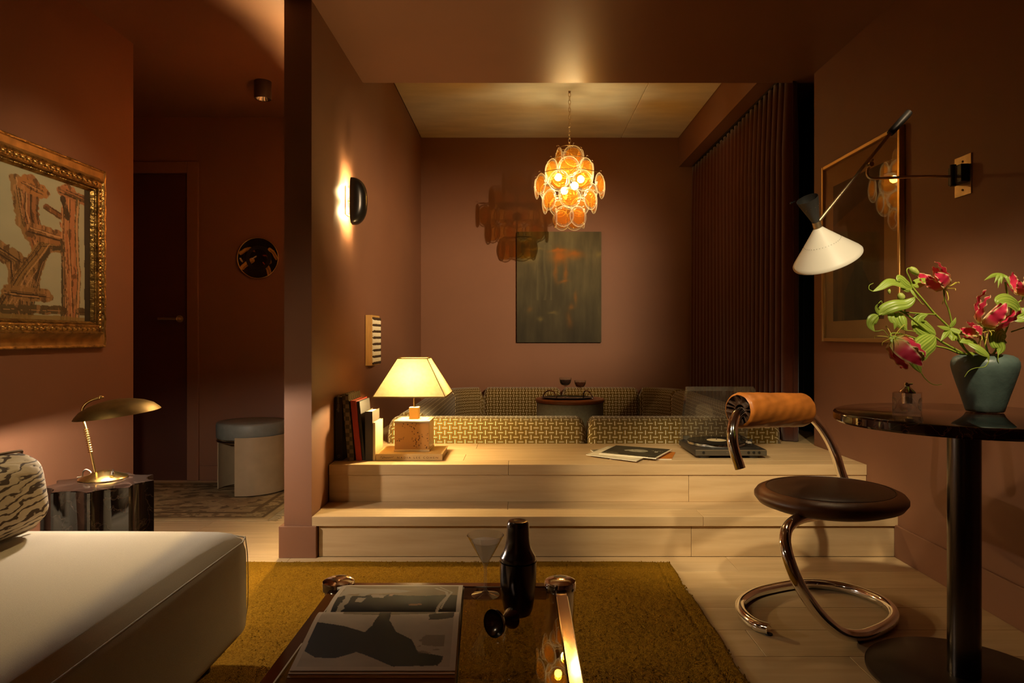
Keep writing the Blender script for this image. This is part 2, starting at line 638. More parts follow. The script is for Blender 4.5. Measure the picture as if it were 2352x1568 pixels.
def burl_mat():
    m, nt, b, out = new_mat('burl_wood')
    L = nt.links.new
    tc = nt.nodes.new('ShaderNodeTexCoord')
    vo = nt.nodes.new('ShaderNodeTexVoronoi')
    vo.inputs['Scale'].default_value = 95
    L(tc.outputs['Object'], vo.inputs['Vector'])
    n = nt.nodes.new('ShaderNodeTexNoise')
    n.inputs['Scale'].default_value = 15
    n.inputs['Detail'].default_value = 2
    L(tc.outputs['Object'], n.inputs['Vector'])
    r1 = nt.nodes.new('ShaderNodeValToRGB')
    r1.color_ramp.elements[0].position = 0.26; r1.color_ramp.elements[0].color = (1, 1, 1, 1)
    r1.color_ramp.elements[1].position = 0.40; r1.color_ramp.elements[1].color = (0, 0, 0, 1)
    L(vo.outputs['Distance'], r1.inputs['Fac'])
    r2 = nt.nodes.new('ShaderNodeValToRGB')
    r2.color_ramp.elements[0].position = 0.53; r2.color_ramp.elements[0].color = (0, 0, 0, 1)
    r2.color_ramp.elements[1].position = 0.60; r2.color_ramp.elements[1].color = (1, 1, 1, 1)
    L(n.outputs['Fac'], r2.inputs['Fac'])
    mu = nt.nodes.new('ShaderNodeMath'); mu.operation = 'MULTIPLY'
    L(r1.outputs[0], mu.inputs[0]); L(r2.outputs[0], mu.inputs[1])
    mx = nt.nodes.new('ShaderNodeMix'); mx.data_type = 'RGBA'
    mx.inputs['A'].default_value = (*hexc('bf8d4e'), 1)
    mx.inputs['B'].default_value = (*hexc('4d2a10'), 1)
    L(mu.outputs[0], mx.inputs['Factor'])
    L(mx.outputs['Result'], b.inputs['Base Color'])
    b.inputs['Roughness'].default_value = 0.3
    b.inputs['Coat Weight'].default_value = 0.3
    return m


m_burl = burl_mat()


def zebra_mat():
    m, nt, b, out = new_mat('woven_tiger_stripe')
    L = nt.links.new
    tc = nt.nodes.new('ShaderNodeTexCoord')
    mp = nt.nodes.new('ShaderNodeMapping')
    mp.inputs['Rotation'].default_value = (R(-34), 0, 0)
    mp.inputs['Scale'].default_value = (1, 0.42, 1.5)
    L(tc.outputs['Object'], mp.inputs['Vector'])
    wv = nt.nodes.new('ShaderNodeTexWave')
    wv.wave_type = 'BANDS'; wv.bands_direction = 'Z'
    wv.inputs['Scale'].default_value = 12
    wv.inputs['Distortion'].default_value = 9
    wv.inputs['Detail'].default_value = 2.5
    wv.inputs['Detail Scale'].default_value = 2.2
    L(mp.outputs[0], wv.inputs['Vector'])
    n = nt.nodes.new('ShaderNodeTexNoise')
    n.inputs['Scale'].default_value = 26
    L(tc.outputs['Object'], n.inputs['Vector'])
    ad = nt.nodes.new('ShaderNodeMath'); ad.operation = 'ADD'
    L(wv.outputs['Fac'], ad.inputs[0]); L(n.outputs['Fac'], ad.inputs[1])
    r = nt.nodes.new('ShaderNodeValToRGB')
    r.color_ramp.elements[0].position = 0.44; r.color_ramp.elements[0].color = (*hexc('46372a'), 1)
    r.color_ramp.elements[1].position = 0.56; r.color_ramp.elements[1].color = (*hexc('b5a58c'), 1)
    sc = nt.nodes.new('ShaderNodeMath'); sc.operation = 'MULTIPLY'; sc.inputs[1].default_value = 0.72
    L(ad.outputs[0], sc.inputs[0]); L(sc.outputs[0], r.inputs['Fac'])
    L(r.outputs[0], b.inputs['Base Color'])
    bp = nt.nodes.new('ShaderNodeBump'); bp.inputs['Strength'].default_value = 0.35; bp.inputs['Distance'].default_value = 0.004
    L(sc.outputs[0], bp.inputs['Height']); L(bp.outputs[0], b.inputs['Normal'])
    b.inputs['Roughness'].default_value = 0.9
    b.inputs['Specular IOR Level'].default_value = 0.15
    return m


m_zebra = zebra_mat()


def shade_mat():
    m, nt, b, out = new_mat('lampshade_fabric')
    nt.nodes.remove(b)
    L = nt.links.new
    tc = nt.nodes.new('ShaderNodeTexCoord')
    n = nt.nodes.new('ShaderNodeTexNoise'); n.inputs['Scale'].default_value = 60; n.inputs['Detail'].default_value = 6
    L(tc.outputs['Object'], n.inputs['Vector'])
    r = nt.nodes.new('ShaderNodeValToRGB')
    r.color_ramp.elements[0].color = (*hexc('e0c488'), 1)
    r.color_ramp.elements[1].color = (*hexc('f3e2b4'), 1)
    L(n.outputs['Fac'], r.inputs['Fac'])
    d = nt.nodes.new('ShaderNodeBsdfDiffuse')
    t = nt.nodes.new('ShaderNodeBsdfTranslucent')
    L(r.outputs[0], d.inputs[0]); L(r.outputs[0], t.inputs[0])
    mx = nt.nodes.new('ShaderNodeMixShader'); mx.inputs[0].default_value = 0.095
    L(d.outputs[0], mx.inputs[1]); L(t.outputs[0], mx.inputs[2])
    L(mx.outputs[0], out.inputs['Surface'])
    return m


m_shade = shade_mat()


def petal_mat():
    m, nt, b, out = new_mat('gloriosa_petal')
    L = nt.links.new
    uvn = nt.nodes.new('ShaderNodeUVMap'); uvn.uv_map = 'UVMap'
    sp = nt.nodes.new('ShaderNodeSeparateXYZ'); L(uvn.outputs[0], sp.inputs[0])
    # distance from the edge across the petal
    a = nt.nodes.new('ShaderNodeMath'); a.operation = 'SUBTRACT'; a.inputs[1].default_value = 0.5; L(sp.outputs[0], a.inputs[0])
    ab = nt.nodes.new('ShaderNodeMath'); ab.operation = 'ABSOLUTE'; L(a.outputs[0], ab.inputs[0])
    r = nt.nodes.new('ShaderNodeValToRGB')
    r.color_ramp.elements[0].position = 0.36; r.color_ramp.elements[0].color = (*hexc('e0355a'), 1)
    r.color_ramp.elements[1].position = 0.48; r.color_ramp.elements[1].color = (*hexc('f0d9a0'), 1)
    L(ab.outputs[0], r.inputs['Fac'])
    r2 = nt.nodes.new('ShaderNodeValToRGB')
    r2.color_ramp.elements[0].position = 0.10; r2.color_ramp.elements[0].color = (1, 1, 1, 1)
    r2.color_ramp.elements[1].position = 0.42; r2.color_ramp.elements[1].color = (0, 0, 0, 1)
    L(sp.outputs[1], r2.inputs['Fac'])
    mx = nt.nodes.new('ShaderNodeMix'); mx.data_type = 'RGBA'
    L(r2.outputs[0], mx.inputs['Factor']); L(r.outputs[0], mx.inputs['A'])
    mx.inputs['B'].default_value = (*hexc('b9bf62'), 1)
    L(mx.outputs['Result'], b.inputs['Base Color'])
    b.inputs['Roughness'].default_value = 0.45
    tr = nt.nodes.new('ShaderNodeBsdfTranslucent'); L(mx.outputs['Result'], tr.inputs[0])
    ms = nt.nodes.new('ShaderNodeMixShader'); ms.inputs[0].default_value = 0.25
    L(b.outputs[0], ms.inputs[1]); L(tr.outputs[0], ms.inputs[2]); L(ms.outputs[0], out.inputs['Surface'])
    return m


def leaf_mat():
    m, nt, b, out = new_mat('gloriosa_leaf')
    L = nt.links.new
    uvn = nt.nodes.new('ShaderNodeUVMap'); uvn.uv_map = 'UVMap'
    sp = nt.nodes.new('ShaderNodeSeparateXYZ'); L(uvn.outputs[0], sp.inputs[0])
    mu = nt.nodes.new('ShaderNodeMath'); mu.operation = 'MULTIPLY'; mu.inputs[1].default_value = 50.0; L(sp.outputs[0], mu.inputs[0])
    si = nt.nodes.new('ShaderNodeMath'); si.operation = 'SINE'; L(mu.outputs[0], si.inputs[0])
    mr = nt.nodes.new('ShaderNodeMapRange'); mr.inputs['From Min'].default_value = -1; L(si.outputs[0], mr.inputs['Value'])
    r = nt.nodes.new('ShaderNodeValToRGB')
    r.color_ramp.elements[0].color = (*hexc('7c9a30'), 1)
    r.color_ramp.elements[1].color = (*hexc('b3c456'), 1)
    L(mr.outputs[0], r.inputs['Fac'])
    L(r.outputs[0], b.inputs['Base Color'])
    b.inputs['Roughness'].default_value = 0.4
    tr = nt.nodes.new('ShaderNodeBsdfTranslucent'); L(r.outputs[0], tr.inputs[0])
    ms = nt.nodes.new('ShaderNodeMixShader'); ms.inputs[0].default_value = 0.25
    L(b.outputs[0], ms.inputs[1]); L(tr.outputs[0], ms.inputs[2]); L(ms.outputs[0], out.inputs['Surface'])
    return m


m_petal, m_leaf = petal_mat(), leaf_mat()

# ================================================================ THE ROOM
D1, D2, D3, DB, DE = 2.993, 3.252, 3.894, 6.29, 3.97      # riser one, riser two, pit edge, back wall, ceiling drop edge
XP, XPL, XR, XL = -0.915, -1.035, 1.649, -1.95            # partition faces, right wall, left wall
ZC, ZC2, S1, S2 = 2.44, 2.80, 0.178, 0.356                # ceiling, concrete ceiling, step heights
DH, XH = 4.59, -3.30                                      # hall back wall, hall left wall
DF = -1.70                                                # wall behind the viewer


def wall(name, g, mat=m_wall, parent=None, label=None):
    return mk(name, g, mat, parent, smooth=False, kind=None if parent else 'structure', label=label)


# floor slab + oak planks
floor = wall('floor', box(XH, XR + 0.5, DF, DB, -0.12, -0.012), m_oak)
PW = 0.187
y1 = D1 - 0.002
row = 0
while y1 > 0.75:
    y0 = y1 - PW
    x_left = -1.03 if row == 0 else 0.44
    if row == 0: x_left = XL
    cuts = [x_left]
    x = x_left + (0.55, 1.15, 0.85, 1.4, 0.3)[row % 5] + (0 if row else 0.4)
    while x < XR - 0.25:
        cuts.append(x); x += 1.9
    cuts.append(XR)
    for a, b_ in zip(cuts, cuts[1:]):
        mk('plank', box(a + 0.0006, b_ - 0.0006, y0 + 0.0006, y1 - 0.0006, -0.012, 0.0, 0.001, 1), m_oak, floor, smooth=False)
    y1 = y0
    row += 1
# hall planks
y0 = D1
row = 0
while y0 < 4.55:
    ye = min(y0 + PW, DH)
    cuts = [XH, -2.2 + 0.3 * (row % 3), XPL]
    for a, b_ in zip(cuts, cuts[1:]):
        mk('plank', box(a + 0.0006, b_ - 0.0006, y0 + 0.0006, ye - 0.0006, -0.012, 0.0, 0.001, 1), m_oak, floor, smooth=False)
    y0 = ye
    row += 1

# walls
wall('wall_left', box(XL - 0.12, XL, DF, 3.44, 0, ZC))
wall('wall_front', box(XL - 0.12, XR + 0.12, DF - 0.12, DF, 0, ZC))
wall('wall_right', box(XR, XR + 0.32, DF, 3.83, 0, ZC2))
wall('wall_partition', box(XPL, XP, D1, DB, 0, ZC2))
wall('wall_back', box(XPL, 2.1, DB, DB + 0.1, 0, ZC2 + 0.05))
wall('wall_hall', box(XH, XPL, DH, DH + 0.1, 0, ZC))
wall('wall_hall_left', box(XH - 0.1, XH, 3.2, DH + 0.1, 0, ZC))
wall('wall_hall_front', box(XH, XL - 0.12, 3.32, 3.44, 0, ZC))
wall('wall_window', join(box(1.97, 2.08, 3.83, DB, 0, 0.42), box(1.97, 2.08, 3.83, 4.05, 0.42, ZC2),
                         box(1.97, 2.08, 6.05, DB, 0.42, ZC2), box(1.97, 2.08, 4.05, 6.05, 2.40, ZC2)))
# low ceiling with its drop edge, then the raised concrete ceiling over the pit
wall('ceiling', join(box(XPL, XR, DF, DE, ZC, ZC2 + 0.06), box(XH, XPL, DF, DH, ZC, ZC2 + 0.06), box(XR, 2.1, 3.83, DE, ZC, ZC2 + 0.06)), m_ceil)
conc = wall('ceiling_concrete', box(XP, 2.1, DE, DB, ZC2 + 0.02, ZC2 + 0.10), m_concrete)
for a, b_ in ((XP, 0.93), (0.93, 1.46)):
    mk('panel', box(a + 0.002, b_ - 0.002, DE, DB, ZC2, ZC2 + 0.02, 0.003, 1), m_concrete, conc, smooth=False)
wall('trim_1', box(1.46, 2.1, DE, DB, 2.53, ZC2 + 0.02), m_wall)          # fascia over the curtain
# baseboards
wall('baseboard_partition', box(XPL - 0.017, XP + 0.027, D1 - 0.022, D1 + 0.10, 0, 0.138, 0.002, 1))
wall('baseboard_right', box(XR - 0.012, XR, DF, D1 - 0.004, 0, 0.142, 0.002, 1))
wall('baseboard_left', box(XL, XL + 0.012, DF, 3.44, 0, 0.142, 0.002, 1))
wall('baseboard_hall', box(-2.15, XPL, DH - 0.012, DH, 0, 0.10, 0.002, 1))

# hall door: frame, recessed leaf, lever
dr = thing('door_1', (-2.6, DH, 0), None, None, kind='structure')
ZD = 2.14
mk('door_frame', join(box(-2.235, -2.157, DH - 0.018, DH, 0, ZD, 0.003, 1), box(-3.13, -3.052, DH - 0.018, DH, 0, ZD, 0.003, 1),
                      box(-3.052, -2.235, DH - 0.018, DH, ZD - 0.078, ZD, 0.003, 1)), m_wall, dr, smooth=False)
mk('door_leaf', box(-3.052, -2.235, DH - 0.006, DH, 0.004, ZD - 0.08), m_door, dr, smooth=False)
hd = mk('door_handle', join(tube([(-2.41, DH - 0.05, 1.086), (-2.285, DH - 0.05, 1.086)], 0.009, 10),
                            tube([(-2.285, DH - 0.006, 1.086), (-2.285, DH - 0.05, 1.086)], 0.009, 10)), m_brass_m, dr)
mk('rosette', lathe([(0, 0), (0.024, 0), (0.024, 0.006), (0, 0.006)], (-2.285, DH - 0.006, 1.086), (0, -1, 0), 20), m_brass_m, hd)

# window behind the curtain
wn = thing('window_1', (1.99, 5.05, 0.42), None, None, kind='structure')
mk('window_frame', join(box(1.965, 2.0, 4.05, 4.11, 0.42, 2.40), box(1.965, 2.0, 5.99, 6.05, 0.42, 2.40),
                        box(1.965, 2.0, 4.11, 5.99, 0.42, 0.48), box(1.965, 2.0, 4.11, 5.99, 2.34, 2.40),
                        box(1.965, 2.0, 5.02, 5.08, 0.48, 2.34)), m_blackgloss, wn, smooth=False)
for a, b_ in ((4.11, 5.02), (5.08, 5.99)):
    mk('pane', box(1.985, 1.992, a, b_, 0.48, 2.34), m_navy, wn, smooth=False)

# oak platform: two steps and the ledge around the sunken sofa
plat = thing('floor_platform', (0.4, D1, 0), None, None, kind='structure')
mk('platform_core', join(box(XP, XR, D1 + 0.016, D2 + 0.02, 0, S1 - 0.022), box(XP, XR, D2 + 0.016, D3 - 0.002, 0, S2 - 0.022),
                         box(XP, -0.765, D3, DB, 0, S2 - 0.022), box(1.50, 1.97, D3, DB, 0, S2 - 0.022),
                         box(XR, 1.97, 3.83, D3, 0, S2 - 0.022)), m_oak, plat, smooth=False)


def xw(px, d): return (px - CX) * d / FPX


def board(name, x0, x1, y0, y1, z0, z1):
    return mk(name, box(x0 + 0.0007, x1 - 0.0007, y0 + 0.0005, y1 - 0.0005, z0, z1, 0.0012, 1), m_oak, plat, smooth=False)


j1, j2, j3 = xw(1614, D1), xw(1168, D2), xw(1582, D2)
# step one
for a, b_ in ((XP + 0.004, j1), (j1, XR + 0.006)):
    board('nosing', a, b_, D1 - 0.012, D1 + 0.11, S1 - 0.042, S1)
for a, b_ in ((XP + 0.03, 0.75), (0.75, XR - 0.004)):
    board('riser', a, b_, D1, D1 + 0.016, 0, S1 - 0.042)
for a, b_ in ((XP + 0.002, xw(1167, 3.2)), (xw(1167, 3.2), XR)):
    board('tread', a, b_, D1 + 0.11, D2 + 0.012, S1 - 0.022, S1)
# step two
for a, b_ in ((XP + 0.004, j2), (j2, XR)):
    board('nosing', a, b_, D2 - 0.006, D2 + 0.10, S2 - 0.050, S2)
for a, b_ in ((XP + 0.004, j3), (j3, XR)):
    board('riser', a, b_, D2, D2 + 0.016, S1, S2 - 0.050)
rows = [D2 + 0.10, D2 + 0.282, D2 + 0.464, D3]
for k, (a, b_) in enumerate(zip(rows, rows[1:])):
    c = ((-0.28, 1.25), (0.62,), (-0.24, 1.1))[k]
    xs = [XP + 0.001, *c, XR]
    for p_, q_ in zip(xs, xs[1:]):
        board('tread', p_, q_, a, b_, S2 - 0.022, S2)
board('ledge', XP + 0.001, -0.765, D3, DB, S2 - 0.022, S2)
board('ledge', 1.50, 1.97, D3, DB, S2 - 0.022, S2)
board('ledge', XR, 1.97, 3.83, D3, S2 - 0.022, S2)

# ceiling spot fixtures (the one in view hangs in the hall; the others are unseen additions that hold the lights defined at the top)
m_spotcan = M('dark_spot_can', hexc('3c2a1c'), 0.5)
m_reflector = M('spot_reflector', (0.8, 0.76, 0.68), 0.25, metal=1.0)


def spot_can(x, y, label, lit=False, zt=ZC):
    t = thing('ceiling_spot', (x, y, zt - 0.1), label, 'ceiling light')
    mk('housing', lathe([(0.0, 0.0), (0.048, 0.0), (0.048, -0.098), (0.046, -0.101), (0.041, -0.101), (0.039, -0.096), (0.039, -0.03), (0, -0.03)], (x, y, zt), n=28), m_spotcan, t)
    n = 28
    vs, fs = [], []
    for i in range(n):
        a = 2 * PI * i / n
        k = 1.0 if i % 2 else 0.93
        vs.append((x + 0.038 * k * math.cos(a), y + 0.038 * k * math.sin(a), zt - 0.099))
        vs.append((x + 0.014 * math.cos(a), y + 0.014 * math.sin(a), zt - 0.055))
    for i in range(n):
        j = (i + 1) % n
        fs.append((2 * i, 2 * j, 2 * j + 1, 2 * i + 1))
    mk('reflector', (vs, fs), m_reflector, t, smooth=False)
    mk('lamp', lathe([(0, -0.050), (0.014, -0.052), (0.014, -0.06), (0, -0.066)], (x, y, zt), n=14),
       glow('spot_lamp_glow', (1, 0.8, 0.55), 6.0) if lit else m_paperw, t)
    return t


spot_can(-1.489, 3.95, 'dark cylindrical ceiling spot hanging in the hall above the round plate')


def added_can(i, label, doors=None):
    (loc, aim) = SPOTS[i][0], SPOTS[i][1]
    d = (Vector(aim) - Vector(loc)).normalized()
    b0 = Vector(loc) - d * 0.09
    t = thing('ceiling_spot', (loc[0], loc[1], loc[2] - 0.05), label, 'ceiling light')  # added fixture out of view, made up to hold its spot light
    mk('housing', lathe([(0, 0), (0.04, 0), (0.045, 0.02), (0.045, 0.075), (0.041, 0.075), (0.039, 0.03), (0, 0.03)], b0, d, 24), m_spotcan, t)
    mk('mount', tube([b0, Vector((b0.x, b0.y, ZC))], 0.012, 10), m_spotcan, t)
    if doors:  # added flaps that cut the beam to the wanted outline
        L0 = Vector(loc)
        fwd = Vector((math.sin(R(doors['az'])), math.cos(R(doors['az'])), 0))
        rt = Vector((fwd.y, -fwd.x, 0))
        q = 0.10

        def flap(a0, a1, z0, z1):
            c = [L0 + fwd * (q + k) + rt * a + Vector((0, 0, z)) for z in (z0, z1) for (k, a) in ((0, a0), (0, a1), (0.002, a1), (0.002, a0))]
            mk('barn_door', hexa(c), m_spotcan, t, smooth=False)
        flap(-0.16, 0.16, math.tan(R(doors['top'])) * q, math.tan(R(doors['top'])) * q + 0.09)
        flap(-0.16, 0.16, math.tan(R(doors['bot'])) * q - 0.09, math.tan(R(doors['bot'])) * q)
        flap(math.tan(R(doors['right'])) * q, math.tan(R(doors['right'])) * q + 0.10, math.tan(R(doors['bot'])) * q, math.tan(R(doors['top'])) * q)


added_can(0, 'added unseen spot above the round marble table')
added_can(1, 'added unseen spot with barn doors near the right wall facing the alcove', dict(az=-27, top=1.0, bot=-21.0, right=24.0))
added_can(2, 'added unseen spot above the cream chaise')
added_can(3, 'added unseen spot facing the gilt picture')
added_can(4, 'added unseen spot facing the right end of the steps')

# ================================================================ LARGE OBJECTS
# ---- sunken basketweave sofa
sofa = thing('sunken_sofa', (0.37, 5.0, 0), 'sunken U-shaped sofa in gold and black basketweave fabric filling the alcove pit', 'sofa')
# backs along the front edge (offset to the left of travel = +y when going +x)
pf = rrect(0.17, 0.44, 0.055, 5, 0.0, 0.06)
xs_ = xw(1346, 3.96)
for a, b_ in ((-0.765, xs_), (xs_, 1.495)):
    pts = [(a + (b_ - a) * t, D3 + 0.006) for t in sorted(set([0, .004, .01, .02, .03, .04, .05, .06] + list(np.linspace(.07, .93, 30)) + [.94, .95, .96, .97, .98, .99, .996, 1]))]
    mk('back_cushion', cushion_along(pts, pf, 0.05), m_basket, sofa, angle=180)


def arc(cx_, cy_, r_, a0, a1, n=14):
    return [(cx_ + r_ * math.cos(R(a0 + (a1 - a0) * i / n)), cy_ + r_ * math.sin(R(a0 + (a1 - a0) * i / n))) for i in range(n + 1)]


pb = rrect(0.20, 0.43, 0.07, 5, -0.20, 0.08)      # travelling so the pit lies on the right-hand side... offset negative = right
xl_, xr_, yb_ = -0.755, 1.49, 6.27
rc = 0.42
segs = [
    dense([(xl_, 4.08), (xl_, yb_ - rc)]),
    arc(xl_ + rc, yb_ - rc, rc, 180, 90),
    dense([(xl_ + rc, yb_), (xw(1289, 6.2), yb_)]),
    dense([(xw(1289, 6.2), yb_), (xr_ - rc, yb_)]),
    arc(xr_ - rc, yb_ - rc, rc, 90, 0),
    dense([(xr_, yb_ - rc), (xr_, 4.08)]),
]
for s_ in segs:
    mk('back_cushion', cushion_along(s_, pb, 0.05), m_basket, sofa, angle=180)
# seat cushions inside
for (a, b_, c, d) in ((-0.54, 0.37, 5.40, 6.05), (0.37, 1.27, 5.40, 6.05), (-0.54, 0.05, 4.10, 5.39), (0.70, 1.27, 4.10, 5.39)):
    mk('seat_cushion', rbox(((a + b_) / 2, (c + d) / 2, 0.14), ((b_ - a) / 2 - 0.003, (d - c) / 2 - 0.003, 0.09), 0.04, 8), m_basket, sofa)
mk('base', box(-0.75, 1.49, D3 + 0.02, 6.27, 0.0, 0.05), m_blackgloss, sofa, smooth=False)

# ---- curtain
def curtain(name, x, y0, y1, z0, z1, amp, waves, mat, label, seedv, pleat=0.10):
    rs = random.Random(seedv)
    ph = [rs.uniform(0, 6) for _ in range(4)]
    n = int(waves * 14)

    def fn(u, v):
        y = y0 + (y1 - y0) * u
        a = amp * (0.75 + 0.35 * math.sin(5 * u + ph[0]))
        t = 2 * PI * waves * u + 0.5 * math.sin(9 * u + ph[1]) + (1 - v) * 0.25 * math.sin(13 * u + ph[2])
        s = math.sin(t)
        s = math.copysign(abs(s) ** 0.7, s)
        f = 0.55 + 0.45 * min(1, (1 - v) * 5)
        return (x + a * f * s + 0.012 * (1 - v) * math.sin(7 * u + ph[3]), y + 0.35 * a * math.cos(t) * f, z0 + (z1 - z0) * v)
    g = grid(n, 24, fn)
    back = [(p[0] + 0.004, p[1], p[2]) for p in g[0]]
    nn = len(g[0])
    fs = list(g[1]) + [tuple(i + nn for i in reversed(f)) for f in g[1]]
    W = n + 1
    for i in range(n):
        fs.append((i, i + nn, i + 1 + nn, i + 1))
        t_ = 24 * W
        fs.append((t_ + i, t_ + i + 1, t_ + i + 1 + nn, t_ + i + nn))
    for j in range(24):
        fs.append((j * W, (j + 1) * W, (j + 1) * W + nn, j * W + nn))
        fs.append((j * W + n, j * W + n + nn, (j + 1) * W + n + nn, (j + 1) * W + n))
    t = thing(name, (x, (y0 + y1) / 2, z0), label, 'curtain')
    mk('fabric', (g[0] + back, fs, g[2] + g[2]), mat, t, angle=180)
    mk('rail', box(x - 0.012, x + 0.012, y0, y1, z1 + 0.002, z1 + 0.018), m_black, t, smooth=False)
    hook = mk('hook', box(x - 0.004, x + 0.004, y0 + 0.05 - 0.004, y0 + 0.05 + 0.004, z1 - 0.012, z1 + 0.004), m_black, t, smooth=False)
    for k in range(1, int(waves)):
        share(hook, 'hook', (x, y0 + (y1 - y0) * (k + 0.2) / waves, z1 - 0.012), t)
    return t


curtain('velvet_curtain', 1.575, 3.93, 6.20, S2 + 0.004, 2.505, 0.034, 25, m_curtain,
        'long rust-brown pleated curtain hanging along the alcove window', 3)
curtain('dark_curtain', 1.86, 3.90, 4.75, S2 + 0.004, 2.39, 0.03, 8, m_curtain2,
        'dark green-black curtain in the shadowed gap beside the right wall', 5)

# ---- cream chaise sofa
ch = thing('chaise_sofa', (-1.40, 1.2, 0.0), 'cream linen chaise sofa in the left foreground with piped seams', 'sofa')
CZ = 0.405
mk('seat', rbox(((XL + 0.06 - 0.80) / 2, 1.245, (0.075 + CZ - 0.012) / 2), ((-0.80 - XL - 0.06) / 2, 0.80, (CZ - 0.012 - 0.075) / 2), 0.062, 16, (0.012, 0.012, 0.016)), m_linen, ch, angle=180)
zs = 0.372
mk('piping', tube([(XL + 0.2, 2.040, zs), (-1.2, 2.046, zs + 0.003), (-0.865, 2.036, zs), (-0.815, 2.022, zs - 0.003), (-0.803, 1.975, zs - 0.004), (-0.798, 1.6, zs), (-0.795, 1.1, zs), (-0.80, 0.5, zs)], 0.0024, 8), m_linen, ch)
mk('corner_seam', tube(spline([(-0.815, 2.022, zs), (-0.811, 2.031, 0.30), (-0.811, 2.031, 0.17), (-0.82, 2.02, 0.10)], 4), 0.0014, 6), m_linen, ch)
mk('backrest', rbox((-1.675, 1.20, 0.53), (0.185, 0.77, 0.172), 0.07, 12, (0.02, 0.0, 0.01)), m_linen, ch, angle=180)
for x_, y_ in ((-0.90, 1.93), (-0.90, 0.55), (-1.82, 1.93), (-1.82, 0.55)):
    mk('foot', lathe([(0, 0.0), (0.022, 0.0), (0.026, 0.09), (0, 0.09)], (x_, y_, 0.014 if x_ > -1.2 else 0.0), n=16), m_blackgloss, ch)

# tiger-stripe pillow
pl = thing('lumbar_pillow', (-1.42, 1.73, CZ), 'cream and dark brown tiger-striped lumbar pillow on the chaise', 'pillow')
mk('cover', xf(rbox((0, 0, 0), (0.066, 0.255, 0.112), 0.064, 12, (0.03, 0.0, 0.0)), Matrix.Translation((-1.425, 1.735, CZ + 0.118)) @ Matrix.Rotation(R(-10), 4, 'Y')), m_zebra, pl, angle=180)
mr_ = Matrix.Translation((-1.425, 1.735, CZ + 0.118)) @ Matrix.Rotation(R(-10), 4, 'Y')
pp = [mr_ @ Vector((0, a, b_)) for a, b_ in [(-0.20, -0.114), (0.20, -0.114), (0.240, -0.098), (0.257, -0.06), (0.257, 0.06), (0.240, 0.098), (0.20, 0.114), (-0.20, 0.114), (-0.240, 0.098), (-0.257, 0.06), (-0.257, -0.06), (-0.240, -0.098)]]
mk('piping', tube(spline(pp, 5, True), 0.004, 6, closed=True), M('brown_piping', hexc('6b5538'), 0.8), pl)

# ---- mustard rug
def wob(v, k): return 0.004 * math.sin(k * v) + 0.003 * math.sin(2.3 * k * v + 1)


RX0, RX1, RY0, RY1, RZ = -1.22, 0.637, -0.4, 2.895, 0.013
def rug_fn(u, v):
    x = RX0 + (RX1 - RX0) * u; y = RY0 + (RY1 - RY0) * v
    e = min(x - RX0, RX1 - x, y - RY0, RY1 - y)
    z = RZ * min(1, e / 0.008) if e < 0.008 else RZ
    if abs(RX1 - x - 0.062) < 0.004: z -= 0.004
    return (x + wob(y, 9) * u ** 8, y + wob(x, 7) * v ** 8, z + 0.0016 * math.sin(190 * x + 3 * math.sin(60 * y)) * math.sin(170 * y + 2 * math.sin(50 * x)) * (1 if e > 0.01 else 0))


rug = mk('area_rug', grid(330, 400, rug_fn), m_rug, angle=180, label='mustard-yellow pile rug with a sculpted border line under the coffee table', cat='rug')
# pile tufts: short curls of wool, too many to count
def tufts():
    rs = np.random.RandomState(4)
    n = 26000
    x = rs.uniform(RX0 + 0.01, RX1 - 0.006, n); y = rs.uniform(1.15, RY1 - 0.006, n)
    keep = ~((x < -0.82) & (y < 2.03))
    x, y = x[keep], y[keep]
    n = len(x)
    a = rs.uniform(0, 2 * PI, n); hgt = rs.uniform(0.004, 0.0075, n); wd = rs.uniform(0.003, 0.0055, n)
    lx, ly = rs.normal(0, 0.002, n), rs.normal(0, 0.002, n)
    v = np.zeros((n, 4, 3))
    for k in range(3):
        t = a + k * 2 * PI / 3
        v[:, k, 0] = x + wd * np.cos(t); v[:, k, 1] = y + wd * np.sin(t); v[:, k, 2] = RZ - 0.003
    v[:, 3, 0] = x + lx; v[:, 3, 1] = y + ly; v[:, 3, 2] = RZ + hgt * 0.6
    f = np.array([[0, 1, 3], [1, 2, 3], [2, 0, 3]])
    F = (np.arange(n)[:, None, None] * 4 + f[None]).reshape(-1, 3)
    return v.reshape(-1, 3).tolist(), F.tolist()


mk('pile', tufts(), m_rug, rug, angle=180, kind='stuff')

